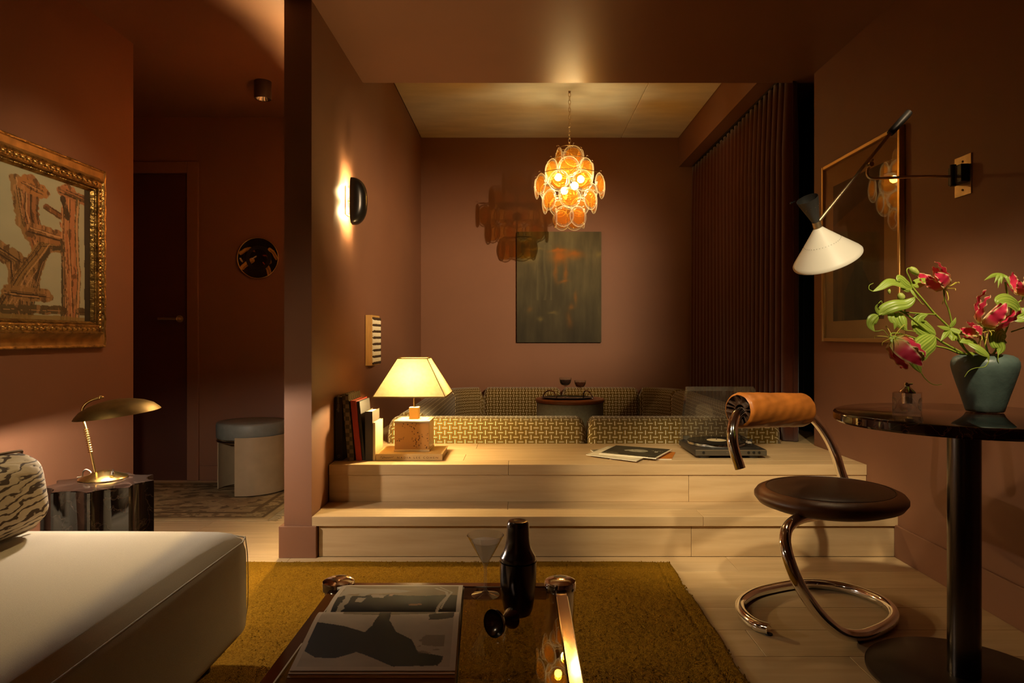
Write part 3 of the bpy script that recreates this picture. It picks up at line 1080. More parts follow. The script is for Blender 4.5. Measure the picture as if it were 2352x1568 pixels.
# ---- coffee table
TZ = 0.31
ct = thing('coffee_table', (-0.19, 1.35, RZ), 'low coffee table with smoked glass top, chrome rails and round corner posts', 'table')
cx0, cx1, cy0, cy1 = -0.478, 0.105, 0.72, 1.795
for (x_, y_) in ((cx0, cy1), (cx1, cy1), (cx0, cy0), (cx1, cy0)):
    po = mk('post', lathe([(0, RZ + 0.002), (0.037, RZ + 0.002), (0.037, TZ - 0.012), (0, TZ - 0.012)], (x_, y_, 0), n=40), m_chrome, ct)
    mk('cap', lathe([(0.037, TZ - 0.012), (0.0415, TZ - 0.010), (0.0415, TZ + 0.008), (0.040, TZ + 0.0115), (0.030, TZ + 0.0165), (0.015, TZ + 0.019), (0, TZ + 0.0195)], (x_, y_, 0), n=40), m_chrome, po)
rw = 0.0145
for g_ in (box(cx0 - rw, cx0 + rw, cy0 + 0.036, cy1 - 0.036, TZ - 0.034, TZ + 0.001, 0.002, 1),
           box(cx1 - rw, cx1 + rw, cy0 + 0.036, cy1 - 0.036, TZ - 0.034, TZ + 0.001, 0.002, 1),
           box(cx0 + 0.036, cx1 - 0.036, cy1 - rw, cy1 + rw, TZ - 0.034, TZ + 0.001, 0.002, 1),
           box(cx0 + 0.036, cx1 - 0.036, cy0 - rw, cy0 + rw, TZ - 0.034, TZ + 0.001, 0.002, 1)):
    mk('rail', g_, m_chrome_d, ct, smooth=False)
mk('glass_top', box(cx0 + rw + 0.001, cx1 - rw - 0.001, cy0 + rw + 0.001, cy1 - rw - 0.001, TZ - 0.012, TZ - 0.001, 0.001, 1), m_smoked, ct, smooth=False)

# ---- round marble bistro table
BX, BY, BZ = 1.247, 1.918, 0.746
bt = thing('bistro_table', (BX, BY, 0), 'round red-brown marble pedestal table with dark column at the right', 'table')
mk('table_top', lathe([(0, BZ - 0.030), (0.328, BZ - 0.030), (0.335, BZ - 0.024), (0.335, BZ - 0.006), (0.331, BZ - 0.0012), (0.327, BZ), (0, BZ)], (BX, BY, 0), n=96), m_marble_red, bt)
mk('column', lathe([(0, 0.012), (0.0415, 0.012), (0.0415, BZ - 0.034), (0, BZ - 0.034)], (BX, BY, 0), n=48), M('dark_steel', (0.10, 0.085, 0.075), 0.22, metal=1.0), bt)
mk('mounting_plate', lathe([(0, BZ - 0.036), (0.09, BZ - 0.036), (0.09, BZ - 0.030), (0, BZ - 0.030)], (BX, BY, 0), n=40), m_black, bt)
mk('base', lathe([(0, 0.0), (0.245, 0.0), (0.25, 0.004), (0.25, 0.010), (0.245, 0.0135), (0.05, 0.017), (0, 0.017)], (BX, BY, 0), n=80), M('dark_bronze_base', (0.03, 0.018, 0.012), 0.4, metal=0.6), bt)

# ---- coil stool with leather roll
st = thing('lounge_stool', (1.05, 2.39, 0), 'chrome tube lounge stool with dark leather seat and cognac roll back', 'chair')
tr_ = 0.0185


def F_(x, y, zc=tr_):                       # floor-level point seen at x, y with its centre at height zc
    d = (H - zc) * FPX / (y - CY)
    return Vector(((x - CX) * d / FPX, d, zc))


tail = [F_(1766, 1444), F_(1740, 1436), F_(1716, 1420), F_(1701, 1400), F_(1704, 1381), F_(1735, 1361), F_(1785, 1348), F_(1840, 1340),
        F_(1900, 1342), F_(1960, 1354), F_(2018, 1376), F_(2046, 1396), F_(2053, 1416), F_(2040, 1433), F_(2010, 1449), F_(1975, 1459)]
rise = [P(1932, 1454, 2.13) + Vector((0, 0, 0.002)), P(1893, 1422, 2.10), P(1860, 1382, 2.09), P(1832, 1335, 2.09), P(1812, 1285, 2.11),
        P(1803, 1240, 2.15), P(1811, 1209, 2.20), P(1838, 1190, 2.26), P(1880, 1182, 2.36), P(1925, 1172, 2.50), P(1946, 1150, 2.62), P(1944, 1118, 2.68)]
up = [P(1932, 1085, 2.69), P(1918, 1040, 2.68), P(1899, 1000, 2.67), P(1873, 965, 2.65), P(1845, 945, 2.62)]
over = [P(1810, 936, 2.58), P(1765, 934, 2.52), P(1722, 937, 2.46)]
down = [P(1696, 950, 2.41), P(1684, 975, 2.38), P(1682, 1005, 2.36), P(1687, 1035, 2.35), P(1700, 1076, 2.34)]
path = spline(tail + rise + up + over + down, 6)
mk('tube_frame', tube(path, tr_, 20), m_chrome, st, angle=60)
for q in (F_(1766, 1444), F_(1840, 1340), F_(1975, 1459)):
    mk('glide', lathe([(0, 0), (0.012, 0), (0.012, 0.004), (0, 0.004)], (q.x, q.y, 0.0), n=12), m_rubber, st)
sc_ = Vector((1.085, 2.40, 0.392))
tilt = Matrix.Translation(sc_) @ Matrix.Rotation(R(-0.8), 4, 'Y') @ Matrix.Translation(-sc_)
seat = mk('seat', xf(lathe([(0, -0.028), (0.13, -0.030), (0.20, -0.026), (0.236, -0.012), (0.249, 0.006), (0.249, 0.016), (0.240, 0.028), (0.218, 0.038), (0.212, 0.0385), (0.208, 0.037), (0.204, 0.0395), (0.17, 0.046), (0.10, 0.049), (0, 0.046)], sc_, n=80), tilt), [m_tanrim, m_brownleather], st, angle=180)
for p_ in seat.data.polygons:
    c_ = sum((seat.data.vertices[i].co for i in p_.vertices), Vector()) / len(p_.vertices)
    if (c_ + WO[seat] - sc_).xy.length < 0.209 and c_.z > 0.03: p_.material_index = 1
mk('seam', xf(tube([sc_ + Vector((0.209 * math.cos(2 * PI * i / 72), 0.209 * math.sin(2 * PI * i / 72), 0.0385)) for i in range(72)], 0.0018, 6, closed=True), tilt), m_brownleather, seat)
# leather roll
ra, rb = P(1836, 941, 2.61), P(1706, 942, 2.435)
ax = (rb - ra); Lr = ax.length + 0.045
a_, u_, v_ = frame_for(ax)
r0 = ra - a_ * 0.02


def roll(u, v):
    t = 2 * PI * u
    s = v
    rad = 0.064
    e = min(s, 1 - s) * Lr
    if e < 0.018: rad *= math.sqrt(max(0.0, 1 - (1 - e / 0.018) ** 2)) * 0.16 + 0.84
    rad += 0.0006 * math.sin(6 * t + 18 * s + 2 * math.sin(5 * t)) + 0.0004 * math.sin(47 * s + 3 * math.sin(2 * t))
    return r0 + a_ * (s * Lr) + (u_ * math.cos(t) + v_ * math.sin(t)) * rad


m_pleat = M('pleated_dark_leather', hexc('2e1a0c'), 0.6, spec=0.2)
bk = mk('back_roll', grid(96, 70, roll), m_tan, st, angle=180)
# gathered ends, drawn in with deep pleats
for s, sg, nm in ((1.0, 1, 0), (0.0, -1, 1)):
    base = r0 + a_ * (s * Lr)

    def gath(u, v):
        t = 2 * PI * u
        pl_ = 0.5 + 0.5 * math.sin(11 * t + 2.2 * math.sin(2 * t + 0.5) + 1.4 * math.sin(5 * t + 1 + 2 * v))
        rad = 0.0540 * (1 - v) + 0.0205 * v
        dep = -sg * (0.010 * math.sin(PI * min(1, v * 1.1) * 0.5) + 0.017 * pl_ * math.sin(PI * min(1, v + 0.12))) + sg * 0.001
        return base + a_ * dep + (u_ * math.cos(t) + v_ * math.sin(t)) * rad
    mk('gathered_end', grid(130, 8, gath), m_pleat, bk, angle=180)

# ================================================================ LAMPS
def bulb(name, c, r, col, watt, parent):
    """small glowing bulb; watt spread over its surface"""
    area = 4 * PI * r * r
    return mk(name, lathe([(0, -r)] + [(r * math.cos(a), r * math.sin(a)) for a in np.linspace(-PI / 2, PI / 2, 11)[1:-1]] + [(0, r)], c, n=18),
              glow(name + '_glow', col, watt / (PI * area)), parent, angle=180)


# ---- chandelier of amber glass discs
CHX, CHY, CHZ = 0.368, 5.10, 2.075
chd = thing('disc_chandelier', (CHX, CHY, CHZ - 0.30), 'chandelier of amber glass discs with clear rims hanging over the sunken sofa', 'chandelier')
chd_rod = []
# chain of oval links
lk_n = 15
z_top, z_bot = ZC2 - 0.012, CHZ + 0.285
lk_h = (z_top - z_bot) / lk_n
lp = [(0.0095 * math.cos(t), 0, 0.5 * lk_h * 1.28 * math.sin(t)) for t in np.linspace(0, 2 * PI, 15)[:-1]]
first = None
for k in range(lk_n):
    zc = z_bot + lk_h * (k + 0.5)
    if first is None:
        first = mk('chain_link', xf(tube(lp, 0.0021, 6, closed=True), Matrix.Translation((CHX, CHY, zc))), m_brass_m, chd, angle=180)
        z_off = WO[first].z - zc
    else:
        share(first, 'chain_link', (CHX, CHY, zc + z_off), chd, (0, 0, PI / 2 * (k % 2) + 0.3))
mk('ceiling_hook', lathe([(0, 0), (0.010, 0), (0.008, -0.006), (0.004, -0.016), (0, -0.016)], (CHX, CHY, ZC2), n=28), m_brass_m, chd)
mk('stem', tube([(CHX, CHY, CHZ - 0.12), (CHX, CHY, z_bot)], 0.005, 10), m_brass_d, chd)
tiers = [(0.220, 0.085, 4, 15), (0.120, 0.165, 7, 45), (0.005, 0.250, 9, 18), (-0.107, 0.190, 7, -3), (-0.225, 0.105, 6, -27)]
# local disc: centre at the origin, axis along y
prof_c = [(0, 0.0075), (0.012, 0.009), (0.02, 0.006), (0.034, 0.0075), (0.048, 0.007), (0.058, 0.0055), (0.0595, 0.0), (0.058, -0.0055), (0.048, -0.007), (0.034, -0.0075), (0.02, -0.006), (0.012, -0.009), (0, -0.0075)]
prof_r = [(0.0605, 0.006), (0.068, 0.0085), (0.0728, 0.0060), (0.0735, 0.0), (0.0728, -0.0060), (0.068, -0.0085), (0.0605, -0.006), (0.0605, 0.006)]


def raw(name, g, mat):
    me = bpy.data.meshes.new(name)
    me.from_pydata([tuple(v) for v in g[0]], [], [tuple(f) for f in g[1]])
    me.polygons.foreach_set('use_smooth', [True] * len(me.polygons))
    me.materials.append(mat)
    return me


me_c = raw('amber_centre', lathe(prof_c, (0, 0, 0), (0, 1, 0), 28), m_amber)
me_r = raw('clear_rim', lathe(prof_r, (0, 0, 0), (0, 1, 0), 32), m_rim)
me_b = raw('edge_bead', tube([(0.0755 * math.cos(t), 0, 0.0755 * math.sin(t)) for t in np.linspace(0, 2 * PI, 33)[:-1]], 0.0030, 8, closed=True), clear_mat('bright_glass_edge', (0.97, 0.93, 0.84), 1.6, 0.05, frost=0.45, frost_col=(1.0, 0.95, 0.85)))
me_h = raw('wire_hook', tube(spline([(0, 0, 0.075), (0.0, 0.006, 0.085), (0, -0.004, 0.094), (0, -0.014, 0.088)], 4), 0.0013, 6), m_chrome)
for ti, (dz, rad, n, off) in enumerate(tiers):
    ring_z = CHZ + dz + 0.083
    pts = [(CHX + (rad - 0.014) * math.cos(t), CHY + (rad - 0.014) * math.sin(t), ring_z) for t in np.linspace(0, 2 * PI, 41)[:-1]]
    mk('ring', tube(pts, 0.0024, 6, closed=True), m_brass_d, chd, angle=180)
    for k in range(3):
        t = 2 * PI * k / 3 + 0.2
        mk('spoke', tube([(CHX, CHY, ring_z), (CHX + (rad - 0.014) * math.cos(t), CHY + (rad - 0.014) * math.sin(t), ring_z)], 0.0020, 6), m_brass_d, chd)
    for k in range(n):
        th = R(-90 + off) + 2 * PI * k / n
        c = Vector((CHX + rad * math.cos(th), CHY + rad * math.sin(th), CHZ + dz))
        o = bpy.data.objects.new('glass_disc', me_c)
        COL.objects.link(o)
        o.parent = chd
        o.location = c - WO[chd]
        o.rotation_euler = (0, 0, th + PI / 2)
        for nm, me in (('clear_rim', me_r), ('edge_bead', me_b), ('hook', me_h)):
            q = bpy.data.objects.new(nm, me)
            COL.objects.link(q)
            q.parent = o
for k in range(4):
    t = 2 * PI * k / 4 - PI / 2 + 0.35
    rr_ = 0.092
    c = (CHX + rr_ * math.cos(t), CHY + rr_ * math.sin(t), CHZ + (0.075 if k % 2 else 0.0))
    mk('socket', tube([(CHX, CHY, c[2]), (CHX + 0.062 * math.cos(t), CHY + 0.062 * math.sin(t), c[2])], 0.008, 8), m_brass_d, chd)
    bulb('bulb', c, 0.028, AMBER, POWER['chandelier'] / 4, chd)

# ---- table lamp with pyramid shade, standing on a big book
LX, LY = -0.543, 3.505
BKZ = S2 + 0.033
tl = thing('table_lamp', (LX, LY, BKZ), 'lit table lamp with cream pyramid shade and burl wood block base', 'lamp')
hb = 0.0865
mk('foot_plate', box(LX - hb - 0.003, LX + hb + 0.003, LY - hb - 0.003, LY + hb + 0.003, BKZ + 0.0005, BKZ + 0.010, 0.001, 1), m_brass_m, tl, smooth=False)
mk('block', box(LX - hb, LX + hb, LY - hb, LY + hb, BKZ + 0.010, 0.533, 0.001, 1), m_burl, tl, smooth=False)
mk('top_plate', box(LX - hb - 0.004, LX + hb + 0.004, LY - hb - 0.004, LY + hb + 0.004, 0.533, 0.543, 0.001, 1), m_brass_m, tl, smooth=False)
mk('burl_inlay', box(LX - hb + 0.012, LX + hb - 0.012, LY - hb + 0.012, LY + hb - 0.012, 0.543, 0.5445), m_parch, tl, smooth=False)
mk('neck_block', box(LX - 0.024, LX + 0.024, LY - 0.024, LY + 0.024, 0.5445, 0.604, 0.001, 1), m_parch, tl, smooth=False)
mk('stem', tube([(LX, LY, 0.604), (LX, LY, 0.665)], 0.006, 12), m_brass, tl)
sb, stp, zb, zt = 0.178, 0.0745, 0.669, 0.855
vs, fs = [], []
for (s, z) in ((sb, zb), (stp, zt)):
    for sx, sy in ((-1, -1), (1, -1), (1, 1), (-1, 1)): vs.append((LX + sx * s, LY + sy * s, z))
fs = [(0, 1, 5, 4), (1, 2, 6, 5), (2, 3, 7, 6), (3, 0, 4, 7)]
sh = mk('shade', (vs, fs), m_shade, tl, smooth=False)
m_trim = M('shade_trim', hexc('a5854a'), 0.8)
for (s, z, r_) in ((sb, zb, 0.0035), (stp, zt, 0.0028)):
    c = [(LX - s, LY - s, z), (LX + s, LY - s, z), (LX + s, LY + s, z), (LX - s, LY + s, z)]
    for a, b_ in zip(c, c[1:] + c[:1]): mk('edge_trim', tube([a, b_], r_, 6), m_trim, sh)
for i in range(4): mk('corner_trim', tube([vs[i], vs[i + 4]], 0.002, 6), m_trim, sh)
sp_ = mk('spider', join(tube([(LX - stp, LY, zt - 0.002), (LX + stp, LY, zt - 0.002)], 0.0015, 6), tube([(LX, LY, 0.665), (LX + 0.02, LY, 0.70), (LX + 0.036, LY, 0.77), (LX, LY, zt - 0.002)], 0.0015, 6)), m_brass, tl)
mk('socket', lathe([(0, 0.660), (0.013, 0.660), (0.015, 0.69), (0, 0.69)], (LX, LY, 0), n=16), m_brass, tl)
bulb('bulb', (LX, LY, 0.708), 0.026, AMBER, POWER['table'], tl)

# ---- wall sconce: half-capsule shield standing off the partition
def sconce(xw_, sg, label, power, off=0.030):
    """shield on the wall face x = xw_, bulging towards sg"""
    sn = thing('wall_sconce', (xw_ + sg * 0.04, 3.60, 1.55), label, 'wall lamp')
    zc_, hw, dep, hh = 1.678, 0.060, 0.078, 0.124
    xo = xw_ + sg * off

    def cap_fn(u, v):
        # u along the height, v across; superellipse in outline and bulge
        s = -1 + 2 * v
        z = -1 + 2 * u
        ww = hw * (1 - abs(z) ** 4.0) ** 0.25 if abs(z) < 1 else 0
        bl = dep * (1 - abs(z) ** 2.6) ** 0.45 if abs(z) < 1 else 0
        a = s * PI / 2
        return (xo + sg * bl * abs(math.cos(a)) ** 0.75, 3.60 + ww * math.sin(a), zc_ + hh * z)
    g_ = grid(44, 24, cap_fn)
    inner = [(xo + (x - xo) * 0.955, 3.60 + (y - 3.60) * 0.965, zc_ + (z - zc_) * 0.985) for (x, y, z) in g_[0]]
    n_ = len(g_[0])
    mk('shield', (g_[0] + inner, flip(g_[1]) + [tuple(i + n_ for i in f) for f in g_[1]]), m_shield, sn, angle=180)
    bx2 = lambda a, b_, *r_: box(min(xw_ + sg * a, xw_ + sg * b_), max(xw_ + sg * a, xw_ + sg * b_), *r_)
    mk('back_plate', bx2(0.0005, 0.006, 3.562, 3.638, zc_ - 0.075, zc_ + 0.075, 0.002, 1), m_brass_m, sn, smooth=False)
    mk('glass_diffuser', rbox((xw_ + sg * 0.023, 3.60, zc_), (0.010, 0.046, 0.074), 0.0095, 6), m_diffuser, sn, angle=180)
    mk('arm', tube([(xw_ + sg * 0.006, 3.60, zc_), (xw_ + sg * 0.060, 3.60, zc_)], 0.008, 10), m_brass_m, sn)
    for dz in (-0.05, 0.05): bulb('bulb', (xw_ + sg * 0.050, 3.60, zc_ + dz), 0.014, AMBER, power / 2, sn)


m_shield = M('satin_black_shield', (0.014, 0.011, 0.009), 0.28, metal=0.4)
m_diffuser = clear_mat('diffuser_glass', (0.98, 0.95, 0.88), 1.2, 0.03)
sconce(XP, 1, 'black half-capsule wall sconce washing the partition with light above the books', POWER['sconce'])
sconce(XPL, -1, 'black half-capsule wall sconce on the hidden hall side of the partition', POWER['hall'], 0.062)

# ---- brass desk lamp
bl = thing('desk_lamp', (-1.509, 2.47, 0.45), 'lit brass desk lamp with wide dished shade on the fluted marble side table', 'lamp')
bx, by, bz = -1.509, 2.47, 0.4505
mk('base', lathe([(0, 0), (0.079, 0), (0.080, 0.003), (0.076, 0.007), (0.05, 0.017), (0.03, 0.026), (0.018, 0.0295), (0, 0.031)], (bx, by, bz), n=48), m_brass, bl)
sp2 = [P(219, 1087, 2.45), P(209, 1040, 2.45), P(199, 990, 2.45), P(191, 962, 2.45), P(189, 940, 2.45), P(198, 926, 2.45), P(214, 917, 2.45), P(230, 914, 2.455)]
stem = mk('stem', tube(spline(sp2, 6), 0.0048, 12), m_brass, bl)
ga, gb = P(208, 1037, 2.45), P(197, 986, 2.45)
for k in range(11):
    c = ga + (gb - ga) * (k / 10)
    mk('grip_ring', lathe([(0.004, -0.0024), (0.0082, -0.0015), (0.009, 0), (0.0082, 0.0015), (0.004, 0.0024)], c, gb - ga, 14), m_brass, stem)
mk('switch', lathe([(0, 0), (0.008, 0), (0.007, 0.010), (0.003, 0.012), (0.004, 0.018), (0, 0.019)], P(258, 1089, 2.44), (0.1, 0, 1), 16), m_chrome, bl)
sc2 = P(268, 934, 2.45)
axl = Vector((-0.115, -0.05, 1)).normalized()
prof = [(0.1400, -0.026), (0.134, -0.018), (0.118, -0.002), (0.09, 0.012), (0.055, 0.022), (0.02, 0.027), (0, 0.0275)]
prof2 = [(0, 0.025), (0.02, 0.0245), (0.055, 0.0195), (0.09, 0.0095), (0.118, -0.0045), (0.132, -0.019), (0.1400, -0.026)]
shd = mk('shade', lathe(prof, sc2, axl, 64), m_brass_d, bl, angle=180)
mk('shade_lining', lathe(prof2, sc2, axl, 64), m_white_lacquer, shd, angle=180)
mk('knob', join(lathe([(0, -0.006), (0.0065, -0.003), (0.007, 0.002), (0.004, 0.007), (0, 0.008)], P(230, 913, 2.455), (0, 0, 1), 14),
                lathe([(0, -0.005), (0.005, -0.002), (0.005, 0.003), (0, 0.006)], P(235, 912, 2.455), (0.6, 0, 0.6), 12)), m_brass, shd)
mk('socket', lathe([(0, 0), (0.014, 0), (0.014, -0.022), (0, -0.022)], sc2 + axl * 0.022, axl, 16), m_brass, bl)
bulb('bulb', sc2 - axl * 0.012, 0.015, (1.0, 0.84, 0.66), POWER['brass'], bl)
mk('cord', tube(spline([P(212, 1091, 2.47), P(207, 1082, 2.47), P(198, 1078, 2.475), P(191, 1083, 2.48), P(189, 1094, 2.5), P(178, 1096, 2.53)], 6), 0.0022, 8), m_piping, bl)

# ---- fluted marble side table
sx_, sy_ = -1.482, 2.41
def flute(n=9, ro=0.176, k=14):
    out = []
    for i in range(n):
        a0 = 2 * PI * i / n + 0.16
        a1 = 2 * PI * (i + 1) / n + 0.16
        p0 = Vector((math.cos(a0), math.sin(a0))) * ro
        p1 = Vector((math.cos(a1), math.sin(a1))) * ro
        for j in range(k):
            t = j / k
            p = p0.lerp(p1, t)
            depth = 0.022 * math.sin(PI * t) ** 0.8
            if t < 0.08: depth = 0
            out.append(p - p.normalized() * depth)
    return out


fl = flute()
n_ = len(fl)
zz = [0.0, 0.002, 0.447, 0.450]
kk = [0.99, 1.0, 1.0, 0.99]
vs = [(sx_ + p.x * k, sy_ + p.y * k, z) for z, k in zip(zz, kk) for p in fl]
fs = [(r_ * n_ + i, r_ * n_ + (i + 1) % n_, (r_ + 1) * n_ + (i + 1) % n_, (r_ + 1) * n_ + i) for r_ in range(3) for i in range(n_)]
fs += [tuple(reversed(range(n_))), tuple(range(3 * n_, 4 * n_))]
stb = thing('side_table', (sx_, sy_, 0), 'dark fluted marble drum side table under the brass desk lamp', 'table')
mk('drum', (vs, fs), m_marble_blk, stb, angle=25)
mk('plinth', lathe([(0, 0), (0.14, 0), (0.14, 0.004), (0, 0.004)], (sx_, sy_, -0.0005), n=30), m_black, stb)

# ---- swing-arm wall lamp with white cone
wl = thing('swing_wall_lamp', (XR - 0.05, 2.54, 1.49), 'brass swing-arm wall lamp with white cone shade and black counter cone', 'wall lamp')
pm = M('patinated_brass_plate', (0.42, 0.33, 0.20), 0.4, metal=1.0, var=0.2, vscale=20)
plt = mk('wall_plate', box(XR - 0.004, XR, 2.491, 2.586, 1.487, 1.635, 0.0008, 1), pm, wl, smooth=False)
for z_ in (1.508, 1.614):
    mk('screw', lathe([(0, 0), (0.0042, 0), (0.0035, 0.003), (0, 0.0042)], (XR - 0.004, 2.5385, z_), (-1, 0, 0), 12), m_brass_d, plt)
mk('pivot_box', join(box(XR - 0.034, XR - 0.004, 2.500, 2.578, 1.532, 1.598, 0.002, 1), tube([(XR - 0.034, 2.548, 1.525), (XR - 0.034, 2.548, 1.604)], 0.011, 12)), m_black, wl)
dj = 2.53
mk('arm', tube(spline([Vector((XR - 0.03, 2.548, 1.560)), P(2120, 405, 2.545), P(2030, 409, 2.535), P(2006, 410, 2.53), P(1995, 406, 2.53), P(1992, 396, 2.53), P(1997, 378, 2.53)], 6), 0.0052, 10), m_brass_m, wl)
mk('joint', join(lathe([(0, -0.011), (0.009, -0.011), (0.009, 0.011), (0, 0.011)], P(1999, 378, 2.525), (0, 1, 0), 16), tube([P(1999, 378, 2.535), P(1990, 380, 2.505)], 0.004, 8),
                 lathe([(0, -0.005), (0.006, -0.004), (0.006, 0.004), (0, 0.005)], P(2003, 368, 2.525), (0.3, 0, 1), 12)), m_brass_m, wl)
mk('rod', tube([P(1881, 508, 2.50), P(2050, 300, 2.52)], 0.0062, 12), m_brass_m, wl)
mk('handle', tube([P(2044, 307, 2.519), P(2048, 302, 2.52), P(2085, 262, 2.525), P(2089, 257, 2.525)], [0.0115, 0.013, 0.0135, 0.012], 14), m_black, wl)
ap = P(1876.5, 516, 2.50)
cdir = Vector((0.433 * 0.95, 0.31, -0.90 * 0.95)).normalized()
mk('collar', lathe([(0.0125, -0.012), (0.0150, -0.012), (0.0155, 0.010), (0.0125, 0.010)], ap, cdir, 24), m_brass_m, wl)
pc = [(0.0135, 0.010), (0.030, 0.030), (0.080, 0.0865), (0.118, 0.128), (0.124, 0.137), (0.1235, 0.142), (0.1215, 0.142), (0.116, 0.130), (0.078, 0.088), (0.028, 0.032), (0.0115, 0.012)]
cone = mk('cone_shade', lathe(pc, ap, cdir, 72), m_white_lacquer, wl, angle=60)
aa, uu, vv = frame_for(cdir)
for k in range(40):
    t = 2 * PI * k / 40
    rr_ = 0.0655
    c = ap + cdir * 0.0692 + (uu * math.cos(t) + vv * math.sin(t)) * rr_
    nr = ((uu * math.cos(t) + vv * math.sin(t)) - cdir * 0.88).normalized()
    mk('vent_hole', lathe([(0, 0), (0.0010, 0), (0.0010, 0.0006), (0, 0.0006)], c, nr, 6), m_black, cone, smooth=False)
pk = [(0.0125, -0.010), (0.022, -0.045), (0.034, -0.088), (0.039, -0.108), (0.0375, -0.108), (0.0325, -0.088), (0.020, -0.045), (0.0105, -0.012)]
udir = -cdir
udir = Vector((-0.50, -0.36, 0.86)).normalized()
pk = [(r_, -h_) for r_, h_ in pk]
kc = mk('counter_cone', lathe(pk, ap, udir, 40), M('patinated_black', (0.045, 0.043, 0.040), 0.5), wl, angle=60)
a2, u2, v2 = frame_for(udir)
for k in range(12):
    t = 2 * PI * k / 12
    c = ap + udir * 0.075 + (u2 * math.cos(t) + v2 * math.sin(t)) * 0.0312
    mk('vent_hole', lathe([(0, 0), (0.0012, 0), (0.0012, 0.0006), (0, 0.0006)], c, (u2 * math.cos(t) + v2 * math.sin(t)), 6), m_brass_m, kc, smooth=False)
mk('thumb_screw', join(tube([P(1826, 462, 2.47), P(1818, 466, 2.465)], 0.0025, 8), lathe([(0, -0.004), (0.005, -0.002), (0.005, 0.002), (0, 0.004)], P(1817, 466, 2.465), (-1, 0, 0.3), 12)), m_black, kc)
bulb('bulb', ap + cdir * 0.085, 0.032, (1.0, 0.72, 0.40), POWER['cone'], wl)

# ================================================================ PAINTED SURFACES
def vnoise(u, v, f, seed=0):
    rs = np.random.RandomState(seed)
    T = rs.rand(64, 64)
    x, y = u * f, v * f
    xi, yi = np.floor(x).astype(int), np.floor(y).astype(int)
    fx, fy = x - xi, y - yi
    fx, fy = fx * fx * (3 - 2 * fx), fy * fy * (3 - 2 * fy)
    g = lambda a, b: T[a % 64, b % 64]
    return (g(xi, yi) * (1 - fx) + g(xi + 1, yi) * fx) * (1 - fy) + (g(xi, yi + 1) * (1 - fx) + g(xi + 1, yi + 1) * fx) * fy


def fbm(u, v, f, seed=0, o=4):
    s, a, t = 0, 1.0, 0
    for k in range(o):
        s = s + a * vnoise(u + 3.1 * k, v + 1.7 * k, f * 2 ** k, seed + k); t += a; a *= 0.5
    return s / t


def poly(u, v, pts):
    ins = np.zeros(u.shape, bool)
    n = len(pts)
    for i in range(n):
        x0, y0 = pts[i]; x1, y1 = pts[(i + 1) % n]
        if y0 == y1: continue
        c = ((y0 > v) != (y1 > v)) & (u < (x1 - x0) * (v - y0) / (y1 - y0) + x0)
        ins ^= c
    return ins


def stroke(u, v, pts, w):
    d = np.full(u.shape, 9.0)
    for (x0, y0), (x1, y1) in zip(pts, pts[1:]):
        dx, dy = x1 - x0, y1 - y0
        t = np.clip(((u - x0) * dx + (v - y0) * dy) / (dx * dx + dy * dy + 1e-12), 0, 1)
        d = np.minimum(d, np.hypot(u - x0 - t * dx, v - y0 - t * dy))
    return d < w


def painted(name, fn, nu, nv, colfn, mat, parent, thick=0.0):
    """surface whose print is stored per vertex; u to the right, v downwards"""
    g = grid(nu, nv, fn)
    uv = np.array(g[2])
    c = colfn(uv[:, 0], uv[:, 1])
    return mk(name, g, mat, parent, angle=180, col=srgb(c))


def HX(h): return np.array([int(h[i:i + 2], 16) / 255 for i in (0, 2, 4)])


def lay(c, mask, h, a=1.0):
    m = np.asarray(mask, dtype=float)[:, None] * a
    return c * (1 - m) + HX(h) * m


# ---- big gilt-framed abstract on the left wall
gp = thing('gilt_picture', (XL + 0.03, 2.60, 0.917), 'abstract brown and sage painting in an ornate gilt frame on the left wall', 'picture')
gy0, gy1, gz0, gz1 = 2.02, 3.178, 0.915, 1.732


